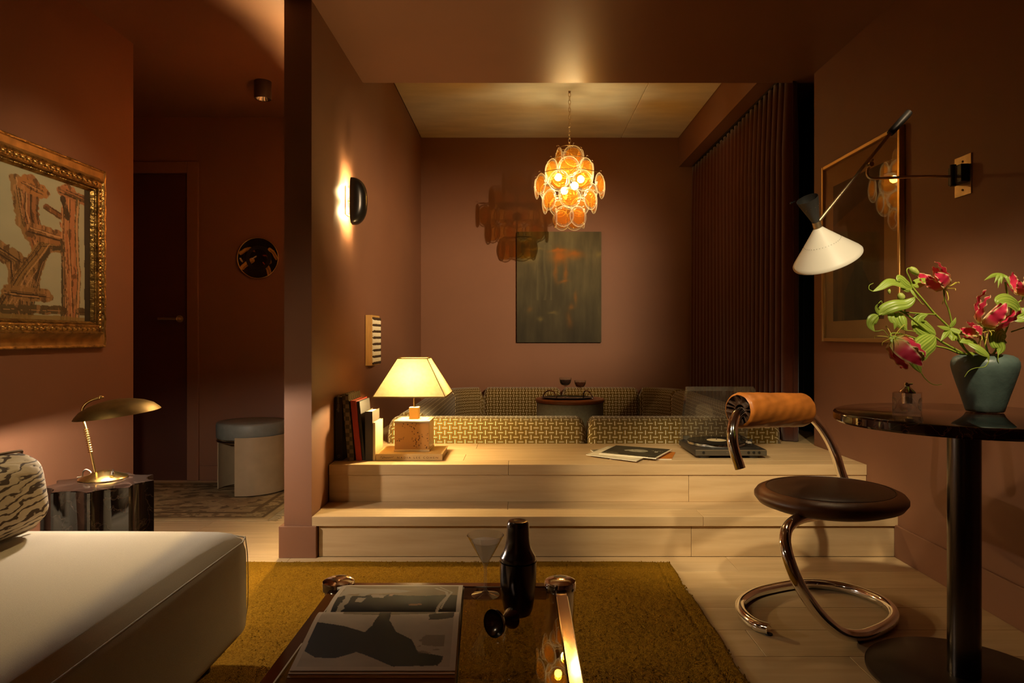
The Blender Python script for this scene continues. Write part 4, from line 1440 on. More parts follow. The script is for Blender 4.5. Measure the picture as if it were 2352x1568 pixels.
def abstract(u, v):
    w1 = 0.45 * (fbm(u, v, 9, 3) - 0.5)
    w2 = fbm(u, v * 0.25, 40, 8) - 0.5
    uu = u + 0.03 * w1; vv = v + 0.014 * (fbm(u, v, 9, 17) - 0.5)
    c = np.tile(HX('a3a387'), (len(u), 1))
    c = c * (1 + 0.10 * (fbm(u, v, 5, 40) - 0.5))[:, None]

    def S(pts, w, h, rag=0.5, a=0.95):
        nonlocal c
        m = stroke(uu + rag * 0.012 * w2, vv, pts, w * (1 + 0.35 * (vnoise(u, v, 50, int(w * 1e4) % 97) - 0.5)))
        c = lay(c, m, h, a)
        drk = m & (fbm(u * 1.0, v * 0.3, 55, 5) > 0.60)
        c = lay(c, drk, '4f3a22', 0.65)
        lt = m & (fbm(u * 1.0, v * 0.3, 45, 15) < 0.36)
        c = lay(c, lt, 'b98a5c', 0.5)
        rs_ = random.Random(int(w * 1e5) + len(pts))
        for _ in range(7 if w > 0.03 else 2):       # dry brush streaks along the stroke
            ox, oy = rs_.uniform(-w, w) * 0.9, rs_.uniform(-w, w) * 0.5
            k0 = rs_.uniform(-0.1, 0.25)
            q = [(a + ox, b_ + oy) for a, b_ in pts]
            q[0] = (q[0][0] + (q[1][0] - q[0][0]) * max(0, k0), q[0][1] + (q[1][1] - q[0][1]) * max(0, k0))
            c = lay(c, stroke(uu, vv, q, rs_.uniform(0.0015, 0.0045)), rs_.choice(['3b2c1a', '4a3a22', '5c4426', 'c79a6a', '33281a']), 0.8)
    S([(0.00, 0.55), (0.30, 0.50), (0.52, 0.62), (0.55, 0.97)], 0.06, '8a6a40')
    S([(0.05, 0.10), (0.22, 0.45), (0.30, 0.95)], 0.055, '7c6038')
    S([(0.52, 0.10), (0.56, 0.36), (0.66, 0.52), (0.60, 0.80)], 0.045, '8a6a40')
    S([(0.605, 0.08), (0.60, 0.30), (0.66, 0.52)], 0.05, '94633d')
    S([(0.57, 0.10), (0.66, 0.12)], 0.05, 'a3703f')
    S([(0.44, 0.95), (0.55, 0.72), (0.70, 0.47), (0.86, 0.44)], 0.050, '8b6b3e')
    S([(0.70, 0.22), (0.80, 0.26)], 0.022, '7a5130')
    S([(0.62, 0.40), (0.86, 0.42)], 0.055, '94683f')
    S([(0.845, 0.06), (0.84, 0.40), (0.855, 0.70), (0.865, 1.0)], 0.052, 'a86f48')
    S([(0.80, 0.07), (0.95, 0.09)], 0.035, '9a6a45')
    S([(0.805, 0.12), (0.835, 0.25)], 0.018, '3d3528', 0.3)
    S([(0.905, 0.10), (0.90, 0.45), (0.915, 0.65), (0.90, 1.0)], 0.013, '5d5238', 0.3)
    S([(0.80, 0.42), (0.805, 0.70), (0.80, 1.0)], 0.012, '4c4430', 0.3)
    S([(0.66, 0.60), (0.72, 0.50), (0.78, 0.48)], 0.014, '463d2a', 0.3)
    S([(0.60, 0.96), (0.63, 0.75), (0.67, 0.60)], 0.012, '463d2a', 0.3)
    S([(0.48, 0.82), (0.69, 0.83)], 0.045, '8f6c40')
    S([(0.45, 0.93), (0.80, 0.925)], 0.030, '574a2e', 0.4)
    S([(0.92, 0.925), (1.0, 0.92)], 0.025, '574a2e', 0.4)
    c = lay(c, vv > 0.965 - 0.01 * w1, '8d7440', 0.8)
    c = lay(c, (uu > 0.955) & (uu < 1.2), '2c2a22', 0.96)
    return np.clip(c, 0, 1)


sy0, sy1, sz0, sz1 = gy0 + 0.115, gy1 - 0.115, gz0 + 0.113, gz1 - 0.113
painted('canvas', lambda u, v: (XL + 0.020, sy0 + (sy1 - sy0) * u, sz1 - (sz1 - sz0) * v), 300, 230, abstract, m_art, gp)
mk('backing', box(XL, XL + 0.018, gy0 + 0.01, gy1 - 0.01, gz0 + 0.01, gz1 - 0.01), m_goldflat, gp, smooth=False)


def moulding(prof, y0, y1, z0, z1, name, mat, seg=1, rag=0.0):
    """mitred frame: prof = [(inset from outer edge, height off the wall)]"""
    vs, fs = [], []
    n = len(prof)
    sides = []
    cor = lambda i: [(y0 + i, z0 + i), (y1 - i, z0 + i), (y1 - i, z1 - i), (y0 + i, z1 - i)]
    for k in range(4):
        st_ = len(vs)
        cols = 60 if rag else 1
        for c_ in range(cols + 1):
            t = c_ / cols
            for (i, h) in prof:
                a, b_ = cor(i)[k], cor(i)[(k + 1) % 4]
                p = (a[0] + (b_[0] - a[0]) * t, a[1] + (b_[1] - a[1]) * t)
                j = rag * math.sin(i * 900 + c_ * 7.3 + k) if 0 < c_ < cols else 0
                vs.append((XL + h + j, p[0], p[1]))
        for c_ in range(cols):
            for q in range(n - 1):
                a = st_ + c_ * n + q
                fs.append((a, a + 1, a + n + 1, a + n))
    return mk(name, (vs, fs), mat, gp, angle=30)


moulding([(0.0, 0.0), (0.0, 0.020), (0.004, 0.024), (0.010, 0.022)], gy0, gy1, gz0, gz1, 'outer_lip', m_gold, rag=0.0015)
moulding([(0.009, 0.021), (0.020, 0.014), (0.040, 0.018), (0.056, 0.032), (0.061, 0.044)], gy0, gy1, gz0, gz1, 'cove', m_goldflat)
moulding([(0.060, 0.040), (0.061, 0.050), (0.066, 0.052), (0.072, 0.046), (0.092, 0.046), (0.096, 0.050), (0.100, 0.048), (0.102, 0.038), (0.112, 0.030), (0.118, 0.021)], gy0, gy1, gz0, gz1, 'inner_moulding', m_gold)


def leaf_orn(k=0):
    """a carved leaf pair with a bar between, local: x along, y out"""
    def fn(u, v):
        t = u * 2 - 1
        wd = 0.0088 * (1 - abs(t) ** 2.2) ** 0.5 * (1 + 0.25 * math.sin(9 * u))
        s = v * 2 - 1
        return (t * 0.017 + 0.003 * s, wd * s + 0.004 * math.sin(5 * t), 0.008 * (1 - s * s) * (1 - t * t) ** 0.5)
    return grid(10, 6, fn)


orn = None
lo, hi = 0.082, 0.082
def put_orn(y, z, vert):
    global orn
    if orn is None:
        g = leaf_orn()
        vs = [(p[2], p[0], p[1]) for p in g[0]]
        me = raw('carved_leaf', (vs, g[1]), m_gold)
        orn = me
    o = bpy.data.objects.new('carved_leaf', orn)
    COL.objects.link(o)
    o.parent = gp
    o.location = Vector((XL + 0.0445, y, z)) - WO[gp]
    o.rotation_euler = (PI / 2 if vert else 0, 0, 0)
    return o


y = gy0 + 0.10
while y < gy1 - 0.09:
    put_orn(y, gz1 - 0.082, False); put_orn(y, gz0 + 0.082, False); y += 0.0335
z = gz0 + 0.10
while z < gz1 - 0.09:
    put_orn(0 + gy1 - 0.082, z, True); put_orn(gy0 + 0.082, z, True); z += 0.0335
def beads(pts, nm):
    vs, fs = [], []
    for c in pts:
        g = lathe([(0, -0.0030), (0.0026, -0.0012), (0.0026, 0.0012), (0, 0.0030)], c, n=6)
        k = len(vs); vs += g[0]; fs += [tuple(i + k for i in f) for f in g[1]]
    o = mk(nm, (vs, fs), m_gold, gp, kind='stuff')
    return o


bp_ = []
y = gy0 + 0.108
while y < gy1 - 0.106:
    bp_ += [(XL + 0.036, y, gz1 - 0.107), (XL + 0.036, y, gz0 + 0.107)]; y += 0.0066
z = gz0 + 0.112
while z < gz1 - 0.11:
    bp_ += [(XL + 0.036, gy1 - 0.107, z)]; z += 0.0066
beads(bp_, 'beading')

# ---- dark landscape canvas on the alcove back wall
ap_ = thing('alcove_painting', (0.355, DB - 0.02, 0.916), 'unframed dark green and amber painting on the alcove back wall', 'picture')
px0, px1, pz0, pz1 = -0.032, 0.743, 0.916, 1.930


def landscape(u, v):
    a = fbm(u, v * 0.6, 6, 21)
    b_ = fbm(u * 3, v * 0.5, 8, 31)
    c = np.tile(HX('544e36'), (len(u), 1)) * (0.72 + 0.5 * a)[:, None] * (1.12 - 0.5 * v)[:, None] * (0.85 + 0.3 * b_)[:, None]
    wv = 0.05 * (fbm(u, v, 12, 5) - 0.5)
    am = lambda cx_, cy_, rx, ry: np.exp(-(((u + wv - cx_) / rx) ** 2 + ((v + wv - cy_) / ry) ** 2))
    f = am(0.50, 0.22, 0.09, 0.06) * 1.1 + am(0.68, 0.20, 0.09, 0.03) + am(0.48, 0.17, 0.1, 0.012) + am(0.46, 0.36, 0.02, 0.09) * .6 + am(0.58, 0.38, 0.025, 0.08) * .7 + am(0.55, 0.45, .06, .012) * .6
    f += 0.5 * am(0.70, 0.60, 0.02, 0.05) + 0.5 * am(0.64, 0.68, 0.03, 0.03) + 0.4 * am(0.62, 0.80, 0.03, 0.06) + .3 * am(.15, .7, .03, .03)
    c = c * (1 - np.clip(f * 0.9, 0, 1)[:, None]) + HX('95591a') * np.clip(f * 0.9, 0, 1)[:, None]
    g = am(0.14, 0.22, 0.09, 0.05) * .8 + am(.1, .08, .1, .02) * .7 + am(0.20, 0.15, 0.09, 0.01) * .8 + am(.42, .73, .05, .012) * .5 + am(.27, .78, .03, .02) * .5 + am(.97, .2, .05, .03) * .5
    c = c * (1 - np.clip(g, 0, 1)[:, None]) + HX('84743e') * np.clip(g, 0, 1)[:, None]
    h = np.clip(np.abs(np.sin(u * 38 + 3 * b_)) - 0.75, 0, 1) * 3 * (v > 0.12) * (v < 0.62) * (u > 0.2) * (u < 0.42)
    c = c * (1 - 0.35 * h[:, None]) + HX('706a4c') * 0.35 * h[:, None]
    return np.clip(c, 0, 1)


painted('canvas', lambda u, v: (px0 + (px1 - px0) * u, DB - 0.0325, pz1 - (pz1 - pz0) * v), 150, 190, landscape, m_art, ap_)
mk('stretcher', box(px0, px1, DB - 0.032, DB - 0.002, pz0, pz1), M('dark_canvas_edge', hexc('2b2415'), 0.8), ap_, smooth=False)

# ---- framed print behind glass on the right wall
fp = thing('framed_print', (XR - 0.02, 3.30, 0.94), 'glazed dark print with cream mat in thin gilt frame on the right wall', 'picture')
fy0, fy1, fz0, fz1 = 2.922, 3.683, 0.938, 1.875
fw = 0.020
for g_ in (box(XR - 0.026, XR, fy0, fy0 + fw, fz0, fz1, 0.003, 1), box(XR - 0.026, XR, fy1 - fw, fy1, fz0, fz1, 0.003, 1),
           box(XR - 0.026, XR, fy0 + fw, fy1 - fw, fz0, fz0 + fw, 0.003, 1), box(XR - 0.026, XR, fy0 + fw, fy1 - fw, fz1 - fw, fz1, 0.003, 1)):
    mk('frame_rail', g_, M('thin_gilt_frame', (0.52, 0.33, 0.12), 0.35, metal=0.8), fp, smooth=False)
mk('mat_board', box(XR - 0.010, XR - 0.004, fy0 + fw - 0.002, fy1 - fw + 0.002, fz0 + fw - 0.002, fz1 - fw + 0.002), M('cream_mat', hexc('b08a55'), 0.8), fp, smooth=False)


def shadowprint(u, v):
    c = np.tile(HX('5e4626'), (len(u), 1)) * (0.75 + 0.5 * fbm(u, v, 5, 61))[:, None]
    c = lay(c, (v < 0.30 - 0.18 * u + 0.02 * (fbm(u, v, 8, 2) - .5)), '3d3322', 0.8)
    c = lay(c, (u > 0.72) & (v < 0.08 + 0.1 * (1 - u)), '4a402c', 0.8)
    c = lay(c, (v > 0.72 + 0.10 * np.sin(u * 9) * (u > .2)) & (u > 0.25), '33301f', 0.75)
    c = lay(c, (u > 0.45) & (u < 0.62) & (v > 0.6), '2c2a1c', 0.6)
    c = lay(c, (u > 0.10) & (u < 0.2) & (v > 0.62), '7a5a2c', 0.5)
    return np.clip(c, 0, 1)


qy0, qy1, qz0, qz1 = 3.075, 3.575, 1.045, 1.75
painted('print', lambda u, v: (XR - 0.0105, qy1 - (qy1 - qy0) * u, qz1 - (qz1 - qz0) * v), 90, 130, shadowprint, m_art, fp)
mk('glass', box(XR - 0.019, XR - 0.0165, fy0 + fw - 0.002, fy1 - fw + 0.002, fz0 + fw - 0.002, fz1 - fw + 0.002), m_pane, fp, smooth=False)

# ---- small woven relief on the partition
wr = thing('woven_relief', (XP + 0.02, 4.13, 0.79), 'small wall relief with pine box sides and cream knotted weave on the partition', 'wall art')
mk('pine_box', box(XP + 0.003, XP + 0.042, 4.02, 4.235, 0.795, 1.093, 0.001, 1), M('pine_ply', hexc('c79b54'), 0.6, var=0.15, vscale=10, stretch=(18, 1, 1)), wr, smooth=False)
m_knot = M('cream_wool', hexc('e3d8b6'), 0.95)
m_knotd = M('dark_brown_wool', hexc('3b2a18'), 0.95)
kl = raw('knot_cream', lathe([(0, -0.022), (0.007, -0.019), (0.0085, 0), (0.007, 0.019), (0, 0.022)], (0, 0, 0), n=8), m_knot)
kd = raw('knot_dark', lathe([(0, -0.011), (0.006, -0.008), (0.0078, 0), (0.006, 0.008), (0, 0.011)], (0, 0, 0), n=8), m_knotd)
for r_ in range(8):
    for c_ in range(12):
        z_ = 0.810 + r_ * 0.0375
        y_ = 4.031 + c_ * 0.0176
        for nm, me, dz, dx in (('cream_knot', kl, 0.018, 0.0), ('dark_knot', kd, -0.001, 0.002)):
            if z_ + dz > 1.085: continue
            o = bpy.data.objects.new(nm, me); COL.objects.link(o); o.parent = wr
            o.location = Vector((XP + 0.045 + dx, y_, z_ + dz)) - WO[wr]
            o.rotation_euler = (R(random.uniform(-9, 9)), 0, 0)
            o.scale = (0.9, 1, random.uniform(0.82, 0.95))

# ---- round decorative plate in the hall
plx, plz, plr = -1.758, 1.493, 0.138
dp = thing('wall_plate', (plx, DH - 0.02, plz - plr), 'round black decorative plate with gold rim on the hall wall', 'plate')


def plate_col(u, v):
    X, Y = (u - 0.5) * 2, (v - 0.5) * 2
    c = np.tile(HX('15140c'), (len(u), 1))
    n = 0.05 * (fbm(u, v, 10, 9) - .5)
    # plain stand-in motif: loose ochre sprays left and right
    for pts, w_, h in (([(-0.85, -0.25), (-0.6, -0.42), (-0.40, -0.45)], 0.085, 'b08c46'), ([(-0.75, 0.45), (-0.5, 0.22), (-0.30, 0.10)], 0.11, 'b8924a'),
                       ([(-0.86, 0.02), (-0.78, 0.16)], 0.035, 'cfc3a0'), ([(-0.36, -0.40), (-0.18, -0.34)], 0.025, '9c5a34'), ([(-0.30, 0.02), (-0.12, -0.10)], 0.025, 'd8cda8'),
                       ([(0.90, 0.02), (0.72, -0.30), (0.55, -0.42)], 0.085, 'b8924a'), ([(0.55, 0.20), (0.48, -0.10)], 0.085, 'b08038'),
                       ([(0.58, 0.80), (0.50, 0.55), (0.42, 0.42)], 0.11, 'b8864a'), ([(0.36, -0.14), (0.24, -0.12)], 0.025, 'a04a30'), ([(0.34, 0.36), (0.24, 0.22)], 0.025, 'c85a48')):
        c = lay(c, stroke(X + n, Y + n, pts, w_), h)
        c = lay(c, stroke(X + n, Y + n, [(a + .03, b_ + .05) for a, b_ in pts], w_ * 0.35), '7d5a28', 0.8)
    rr_ = np.hypot(X, Y)
    c = lay(c, rr_ > 0.972, 'c9a258')
    return np.clip(c, 0, 1)


def plate_fn(u, v):
    X, Y = (u - 0.5) * 2, (v - 0.5) * 2
    m_ = max(abs(X), abs(Y)); rr_ = math.hypot(X, Y)
    k = m_ / rr_ if rr_ > 1e-6 else 1
    x, y = X * k, Y * k
    q = math.hypot(x, y)
    off = 0.006 + 0.012 * max(0, (q - 0.6) / 0.4) ** 1.5
    return (plx + x * plr, DH - off, plz - y * plr)


def plate_col2(u, v):
    X, Y = (u - 0.5) * 2, (v - 0.5) * 2
    m_ = np.maximum(np.abs(X), np.abs(Y)); rr_ = np.maximum(np.hypot(X, Y), 1e-6)
    k = m_ / rr_
    return plate_col(X * k / 2 + 0.5, Y * k / 2 + 0.5)


painted('face', plate_fn, 110, 110, plate_col2, m_glazed, dp)
mk('foot_ring', lathe([(0.06, 0), (0.085, 0), (0.085, 0.008), (0.06, 0.006)], (plx, DH - 0.001, plz), (0, -1, 0), 40), m_blackgloss, dp)
mk('rim', tube([(plx + plr * math.cos(t), DH - 0.018, plz + plr * math.sin(t)) for t in np.linspace(0, 2 * PI, 73)[:-1]], 0.0016, 6, closed=True), m_brass, dp, angle=180)

# ---- hall stool
hx, hy = -1.680, 4.27
hs = thing('round_stool', (hx, hy, 0.008), 'round blue-grey upholstered stool on curved beige panels in the hall', 'stool')
mk('cushion', lathe([(0, 0.342), (0.196, 0.342), (0.205, 0.350), (0.2055, 0.425), (0.202, 0.436), (0.193, 0.441), (0.10, 0.447), (0, 0.449)], (hx, hy, 0), n=64), m_bluecush, hs, angle=50)
mk('steel_ring', tube([(hx + 0.199 * math.cos(t), hy + 0.199 * math.sin(t), 0.330) for t in np.linspace(0, 2 * PI, 65)[:-1]], 0.006, 8, closed=True), m_chrome_d, hs, angle=180)
for a0, a1, m_ in ((-95, 12, m_beigepanel), (80, 181, m_beigepanel)):
    n_ = 24
    vs, fs = [], []
    for i in range(n_ + 1):
        a = R(a0 + (a1 - a0) * i / n_)
        for r_ in (0.207, 0.213):
            for z_ in (0.016, 0.362): vs.append((hx + r_ * math.cos(a), hy + r_ * math.sin(a), z_))
    for i in range(n_):
        b_ = i * 4; e = b_ + 4
        fs += [(b_, b_ + 1, e + 1, e), (b_ + 2, e + 2, e + 3, b_ + 3), (b_ + 1, b_ + 3, e + 3, e + 1), (b_, e, e + 2, b_ + 2)]
    fs += [(0, 2, 3, 1), (n_ * 4, n_ * 4 + 1, n_ * 4 + 3, n_ * 4 + 2)]
    mk('panel', (vs, fs), m_, hs)

# ---- hall rug
def persian(u, v):
    c = np.tile(HX('8a7656'), (len(u), 1)) * (0.8 + 0.4 * fbm(u, v, 14, 71))[:, None]
    e = np.minimum(np.minimum(u * 1.43, (1 - u) * 1.43), np.minimum(v * 0.94, (1 - v) * 0.94))
    c = lay(c, (e < 0.16) & (e > 0.135), '4c3a24', 0.7)
    c = lay(c, (e < 0.06) & (e > 0.045), '3f301e', 0.7)
    band = (e >= 0.06) & (e <= 0.135)
    c = lay(c, band & (fbm(u, v, 40, 12) > 0.52), '54422c', 0.6)
    f = e > 0.16
    c = lay(c, f & (np.abs(np.sin(u * 30 + 9 * fbm(u, v, 7, 4)) * np.sin(v * 26 + 9 * fbm(u, v, 7, 14))) > 0.66), '51412e', 0.6)
    c = lay(c, f & (fbm(u, v, 22, 44) > 0.62), 'b39e78', 0.5)
    return np.clip(c, 0, 1)


hrx0, hrx1, hry0, hry1 = -2.75, -1.315, 3.57, 4.50
hr = thing('patterned_rug', (-2.03, 4.03, 0), 'faded oriental rug with dark border on the hall floor', 'rug')
painted('field', lambda u, v: (hrx0 + (hrx1 - hrx0) * u, hry1 - (hry1 - hry0) * v, 0.008 if 0.003 < u < 0.997 and 0.003 < v < 0.997 else 0.001), 220, 160, persian, attr_mat('worn_wool', 0.95, 0.1), hr)
vs, fs = [], []
for side, x_ in ((1, hrx1), (-1, hrx0)):
    y = hry0 + 0.004
    while y < hry1:
        l_ = random.uniform(0.035, 0.055); dy = random.uniform(-0.012, 0.012)
        g = tube([(x_ - side * 0.003, y, 0.005), (x_ + side * l_ * .5, y + dy * .4, 0.005), (x_ + side * l_, y + dy, 0.003)], 0.0016, 4)
        k = len(vs); vs += g[0]; fs += [tuple(i + k for i in f) for f in g[1]]
        y += 0.0105
mk('fringe', (vs, fs), M('wool_fringe', hexc('8a7858'), 0.9), hr, kind='stuff')

# ================================================================ SMALL OBJECTS
def text_geo(s, size=1.0, spacing=1.0):
    cu = bpy.data.curves.new('txt', 'FONT')
    cu.body = s
    cu.size = size
    cu.space_character = spacing
    cu.extrude = 0.0
    o = bpy.data.objects.new('txt', cu)
    COL.objects.link(o)
    dg = bpy.context.evaluated_depsgraph_get()
    me = bpy.data.meshes.new_from_object(o.evaluated_get(dg))
    vs = [tuple(v.co) for v in me.vertices]
    fs = [tuple(p.vertices) for p in me.polygons]
    bpy.data.objects.remove(o)
    bpy.data.curves.remove(cu)
    bpy.data.meshes.remove(me)
    return vs, fs


def lettering(s, fn, width, parent, mat, spacing=1.0):
    vs, fs = text_geo(s, 1.0, spacing)
    a = np.array(vs)
    k = width / (a[:, 0].max() - a[:, 0].min())
    a = (a - np.array([a[:, 0].min(), 0, 0])) * k
    return mk('lettering', ([fn(p[0], p[1]) for p in a], fs), mat, parent, smooth=False)


def book(label, xb0, xb1, xt0, ztop, y0, dep, mcover, mpages=m_paper, name='book', group='books standing beside the table lamp', zb=S2, ct=0.0025):
    w_ = xb1 - xb0
    hgt = ztop - zb
    t = thing(name, ((xb0 + xb1) / 2, y0 + dep / 2, zb), label, 'book', group)
    sh_ = Matrix.Identity(4)
    sh_[0][2] = (xt0 - xb0) / hgt
    Mx = Matrix.Translation((xb0, y0, zb)) @ sh_
    mk('spine', xf(box(0, w_, 0, 0.004, 0.0004, hgt, 0.0006, 1), Mx), mcover, t, smooth=False)
    mk('cover_board', xf(box(0, ct, 0.004, dep, 0.0004, hgt), Mx), mcover, t, smooth=False)
    mk('cover_board', xf(box(w_ - ct, w_, 0.004, dep, 0.0004, hgt), Mx), mcover, t, smooth=False)
    mk('pages', xf(box(ct, w_ - ct, 0.004, dep - 0.005, 0.004, hgt - 0.005), Mx), mpages, t, smooth=False)
    return t, Mx, w_, hgt


dk = 3.35
X = lambda px: xw(px, dk)
mb_black = M('black_cloth_cover', (0.012, 0.010, 0.009), 0.6)
mb_grey = M('dark_grey_cover', hexc('3d352b'), 0.6)
mb_red = M('red_cover', hexc('a3301f'), 0.5)
mb_cream = M('cream_cover', hexc('d8bb84'), 0.6)


def checks():
    m, nt, b, out = new_mat('grey_check_cover')
    tc = nt.nodes.new('ShaderNodeTexCoord')
    ck = nt.nodes.new('ShaderNodeTexChecker')
    ck.inputs['Scale'].default_value = 50
    ck.inputs['Color1'].default_value = (*hexc('6d6453'), 1)
    ck.inputs['Color2'].default_value = (*hexc('3c362c'), 1)
    mp = nt.nodes.new('ShaderNodeMapping'); mp.inputs['Location'].default_value = (0.013, 0.5, 0.003)
    nt.links.new(tc.outputs['Object'], mp.inputs[0]); nt.links.new(mp.outputs[0], ck.inputs[0])
    nt.links.new(ck.outputs[0], b.inputs['Base Color'])
    b.inputs['Roughness'].default_value = 0.6
    return m


t_, Mx, w_, hg = book('tall black book with pale vertical title at the wall end of the row', X(770), X(786.5), X(769.5), 0.668, dk, 0.24, mb_black)
lettering('Assemblage', lambda a, b_: Mx @ Vector((w_ * 0.5 + b_ * 0.0 + (b_ - 0.006), -0.0004, 0.62 * hg + 0.0 - a + 0.13)), 0.085, t_, m_inkw)
mk('emblem', xf(tube([(w_ * 0.5 + 0.005 * math.cos(a), -0.0005, 0.022 + 0.006 * math.sin(a)) for a in np.linspace(0, 2 * PI, 19)[:-1]], 0.0008, 5, closed=True), Mx), m_inkw, t_)
book('tall grey chequered book leaning against the black one', X(800), X(814.5), X(786), 0.682, dk - 0.008, 0.25, checks())
book('thin red book leaning between the chequered and black books', X(818.5), X(831.4), X(805), 0.650, dk - 0.004, 0.24, mb_red, ct=0.0018)
book('narrow black book with pinkish page edges leaning on the dark grey one', X(832), X(838.5), X(819), 0.646, dk + 0.004, 0.215, mb_black, M('pink_edges', hexc('c79c78'), 0.8, var=0.15, vscale=20, stretch=(40, 1, 1)), ct=0.0012)
book('thick upright dark grey book', X(839), X(856), X(838.3), 0.597, dk, 0.166, mb_grey, m_paperw)
book('short slim cream book next to the flat book under the lamp', X(856.4), X(862), X(856.4), 0.543, dk, 0.185, mb_cream, m_paperw, ct=0.0015)

# flat book under the lamp
fb = thing('flat_book', (-0.546, 3.47, S2), 'large flat cream book lying under the table lamp with lettered spine', 'book')
f0, f1 = X(863.2), X(1016.4)
mk('spine', box(f0, f1, dk, dk + 0.005, S2 + 0.0004, BKZ, 0.001, 1), m_parch, fb, smooth=False)
mk('cover_board', box(f0, f1, dk + 0.005, dk + 0.25, BKZ - 0.003, BKZ, 0.0005, 1), m_parch, fb, smooth=False)
mk('cover_board', box(f0, f1, dk + 0.005, dk + 0.25, S2 + 0.0004, S2 + 0.0034, 0.0005, 1), m_parch, fb, smooth=False)
mk('pages', box(f0 + 0.004, f1 - 0.004, dk + 0.005, dk + 0.245, S2 + 0.0034, BKZ - 0.003), m_paper, fb, smooth=False)
lettering('NADIA LEE COHEN', lambda a, b_: (X(912.4) + a, dk - 0.0005, S2 + 0.0105 + b_ * 0.82), X(1006) - X(912.4), fb, m_ink, 1.55)
scr = [(873, 1051), (876, 1048), (879, 1053), (882, 1048.5), (884, 1052), (886, 1050), (888, 1052), (890, 1049.8), (892, 1052), (894, 1049.8), (896, 1051.5), (898, 1049.5), (901, 1050), (904, 1048)]
mk('script_title', tube(spline([P(a, b_, dk - 0.0008) for a, b_ in scr], 4), 0.0007, 5), m_ink, fb)

# ---- magazines on the platform
def sheet(label, cor, z0, th, colfn, name='magazine', nu=60, nv=60, curl=0.0, group='magazines fanned on the platform'):
    """cor: four ground corners (x, y): back-left, back-right, front-right, front-left"""
    c = [Vector((p[0], p[1], 0)) for p in cor]
    ctr = sum(c, Vector()) / 4
    t = thing(name, (ctr.x, ctr.y, z0), label, 'magazine', group)

    def at(u, v, z):
        p = (c[0].lerp(c[1], u)).lerp(c[3].lerp(c[2], u), v)
        return Vector((p.x, p.y, z0 + z + curl * (v ** 6) * (0.6 + 0.4 * math.sin(6 * u))))
    painted('cover', lambda u, v: at(u, v, th), nu, nv, colfn, m_print, t)
    e = []
    n = 20
    loop = [(i / n, 0) for i in range(n)] + [(1, i / n) for i in range(n)] + [(1 - i / n, 1) for i in range(n)] + [(0, 1 - i / n) for i in range(n)]
    vs = [at(u, v, 0.0004) for u, v in loop] + [at(u, v, th - 0.0003) for u, v in loop]
    m_ = len(loop)
    fs = [(i, i + m_, (i + 1) % m_ + m_, (i + 1) % m_) for i in range(m_)] + [tuple(range(m_))]
    mk('pages', (vs, fs), m_paperw, t, smooth=False)
    return t


def G(px, py, z=S2):
    d = (H - z) * FPX / (py - CY)
    return ((px - CX) * d / FPX, d)


def cov_dark(u, v):
    c = np.tile(HX('3b362a'), (len(u), 1)) * (0.8 + 0.4 * fbm(u, v, 6, 91))[:, None]
    X_, Y_ = u - 0.52, v - 0.42
    c = lay(c, (np.hypot(X_ / 0.17, Y_ / 0.14) < 1) & (np.sin(v * 60 + 4 * u) > -0.5), 'b5ae94', 0.9)
    c = lay(c, poly(u, v, [(0.28, 0.45), (0.40, 0.34), (0.44, 0.40), (0.32, 0.52)]), 'b5ae94', 0.9)
    c = lay(c, (np.abs(v - 0.30) < 0.012) & (u > 0.72) & (u < 0.92) & (np.sin(u * 160) > -0.2), '8d866e')
    c = lay(c, (np.abs(v - 0.40) < 0.02) & (u > 0.80) & (u < 0.86), 'c4bda4')
    c = lay(c, (np.abs(v - 0.8) < 0.05) & (u > 0.05) & (u < 0.3) & (fbm(u, v, 30, 3) > 0.5), '8d866e', 0.6)
    c = lay(c, (v > 0.965 - 0.08 * np.clip(0.8 - u, 0, 1)) & (u < 0.85), 'cfc3a4')
    c = lay(c, (u > 0.975), 'd8cdb0')
    c = lay(c, (v > 0.93) & (u > 0.82) & (np.sin(u * 230) > 0), '1d1a14')
    return np.clip(c, 0, 1)


def cov_plain(h, h2='c9bfa6'):
    def f(u, v):
        c = np.tile(HX(h), (len(u), 1)) * (0.85 + 0.3 * fbm(u, v, 5, 7))[:, None]
        return np.clip(lay(c, (u < 0.03) | (v > 0.97), h2), 0, 1)
    return f


sheet('orange-covered magazine poking out right at the bottom of the fanned pile', [G(1432, 1030), G(1552, 1040), G(1543, 1055.5), G(1400, 1055)], S2, 0.004, cov_plain('b06a28'), nu=24, nv=24)
sheet('grey-green magazine poking out left from under the fanned pile', [G(1356, 1034, S2 + .005), G(1470, 1027, S2 + .005), G(1500, 1051, S2 + .005), G(1370, 1043, S2 + .005)], S2 + 0.0046, 0.003, cov_plain('6d6a52'), nu=24, nv=24)
sheet('white dog-eared magazine under the dark one with curling pages', [G(1395, 1026, S2 + .008), G(1520, 1031, S2 + .008), G(1462, 1060, S2 + .008), G(1346, 1045, S2 + .008)], S2 + 0.008, 0.0035, cov_plain('cfc4a8'), nu=24, nv=24, curl=0.0)
sheet('square dark-covered magazine with pale figure on top of the fanned pile', [G(1415, 1023.5, S2 + .014), G(1544, 1033, S2 + .014), G(1507, 1053, S2 + .014), G(1376, 1042, S2 + .014)], S2 + 0.012, 0.005, cov_dark, nu=110, nv=100)

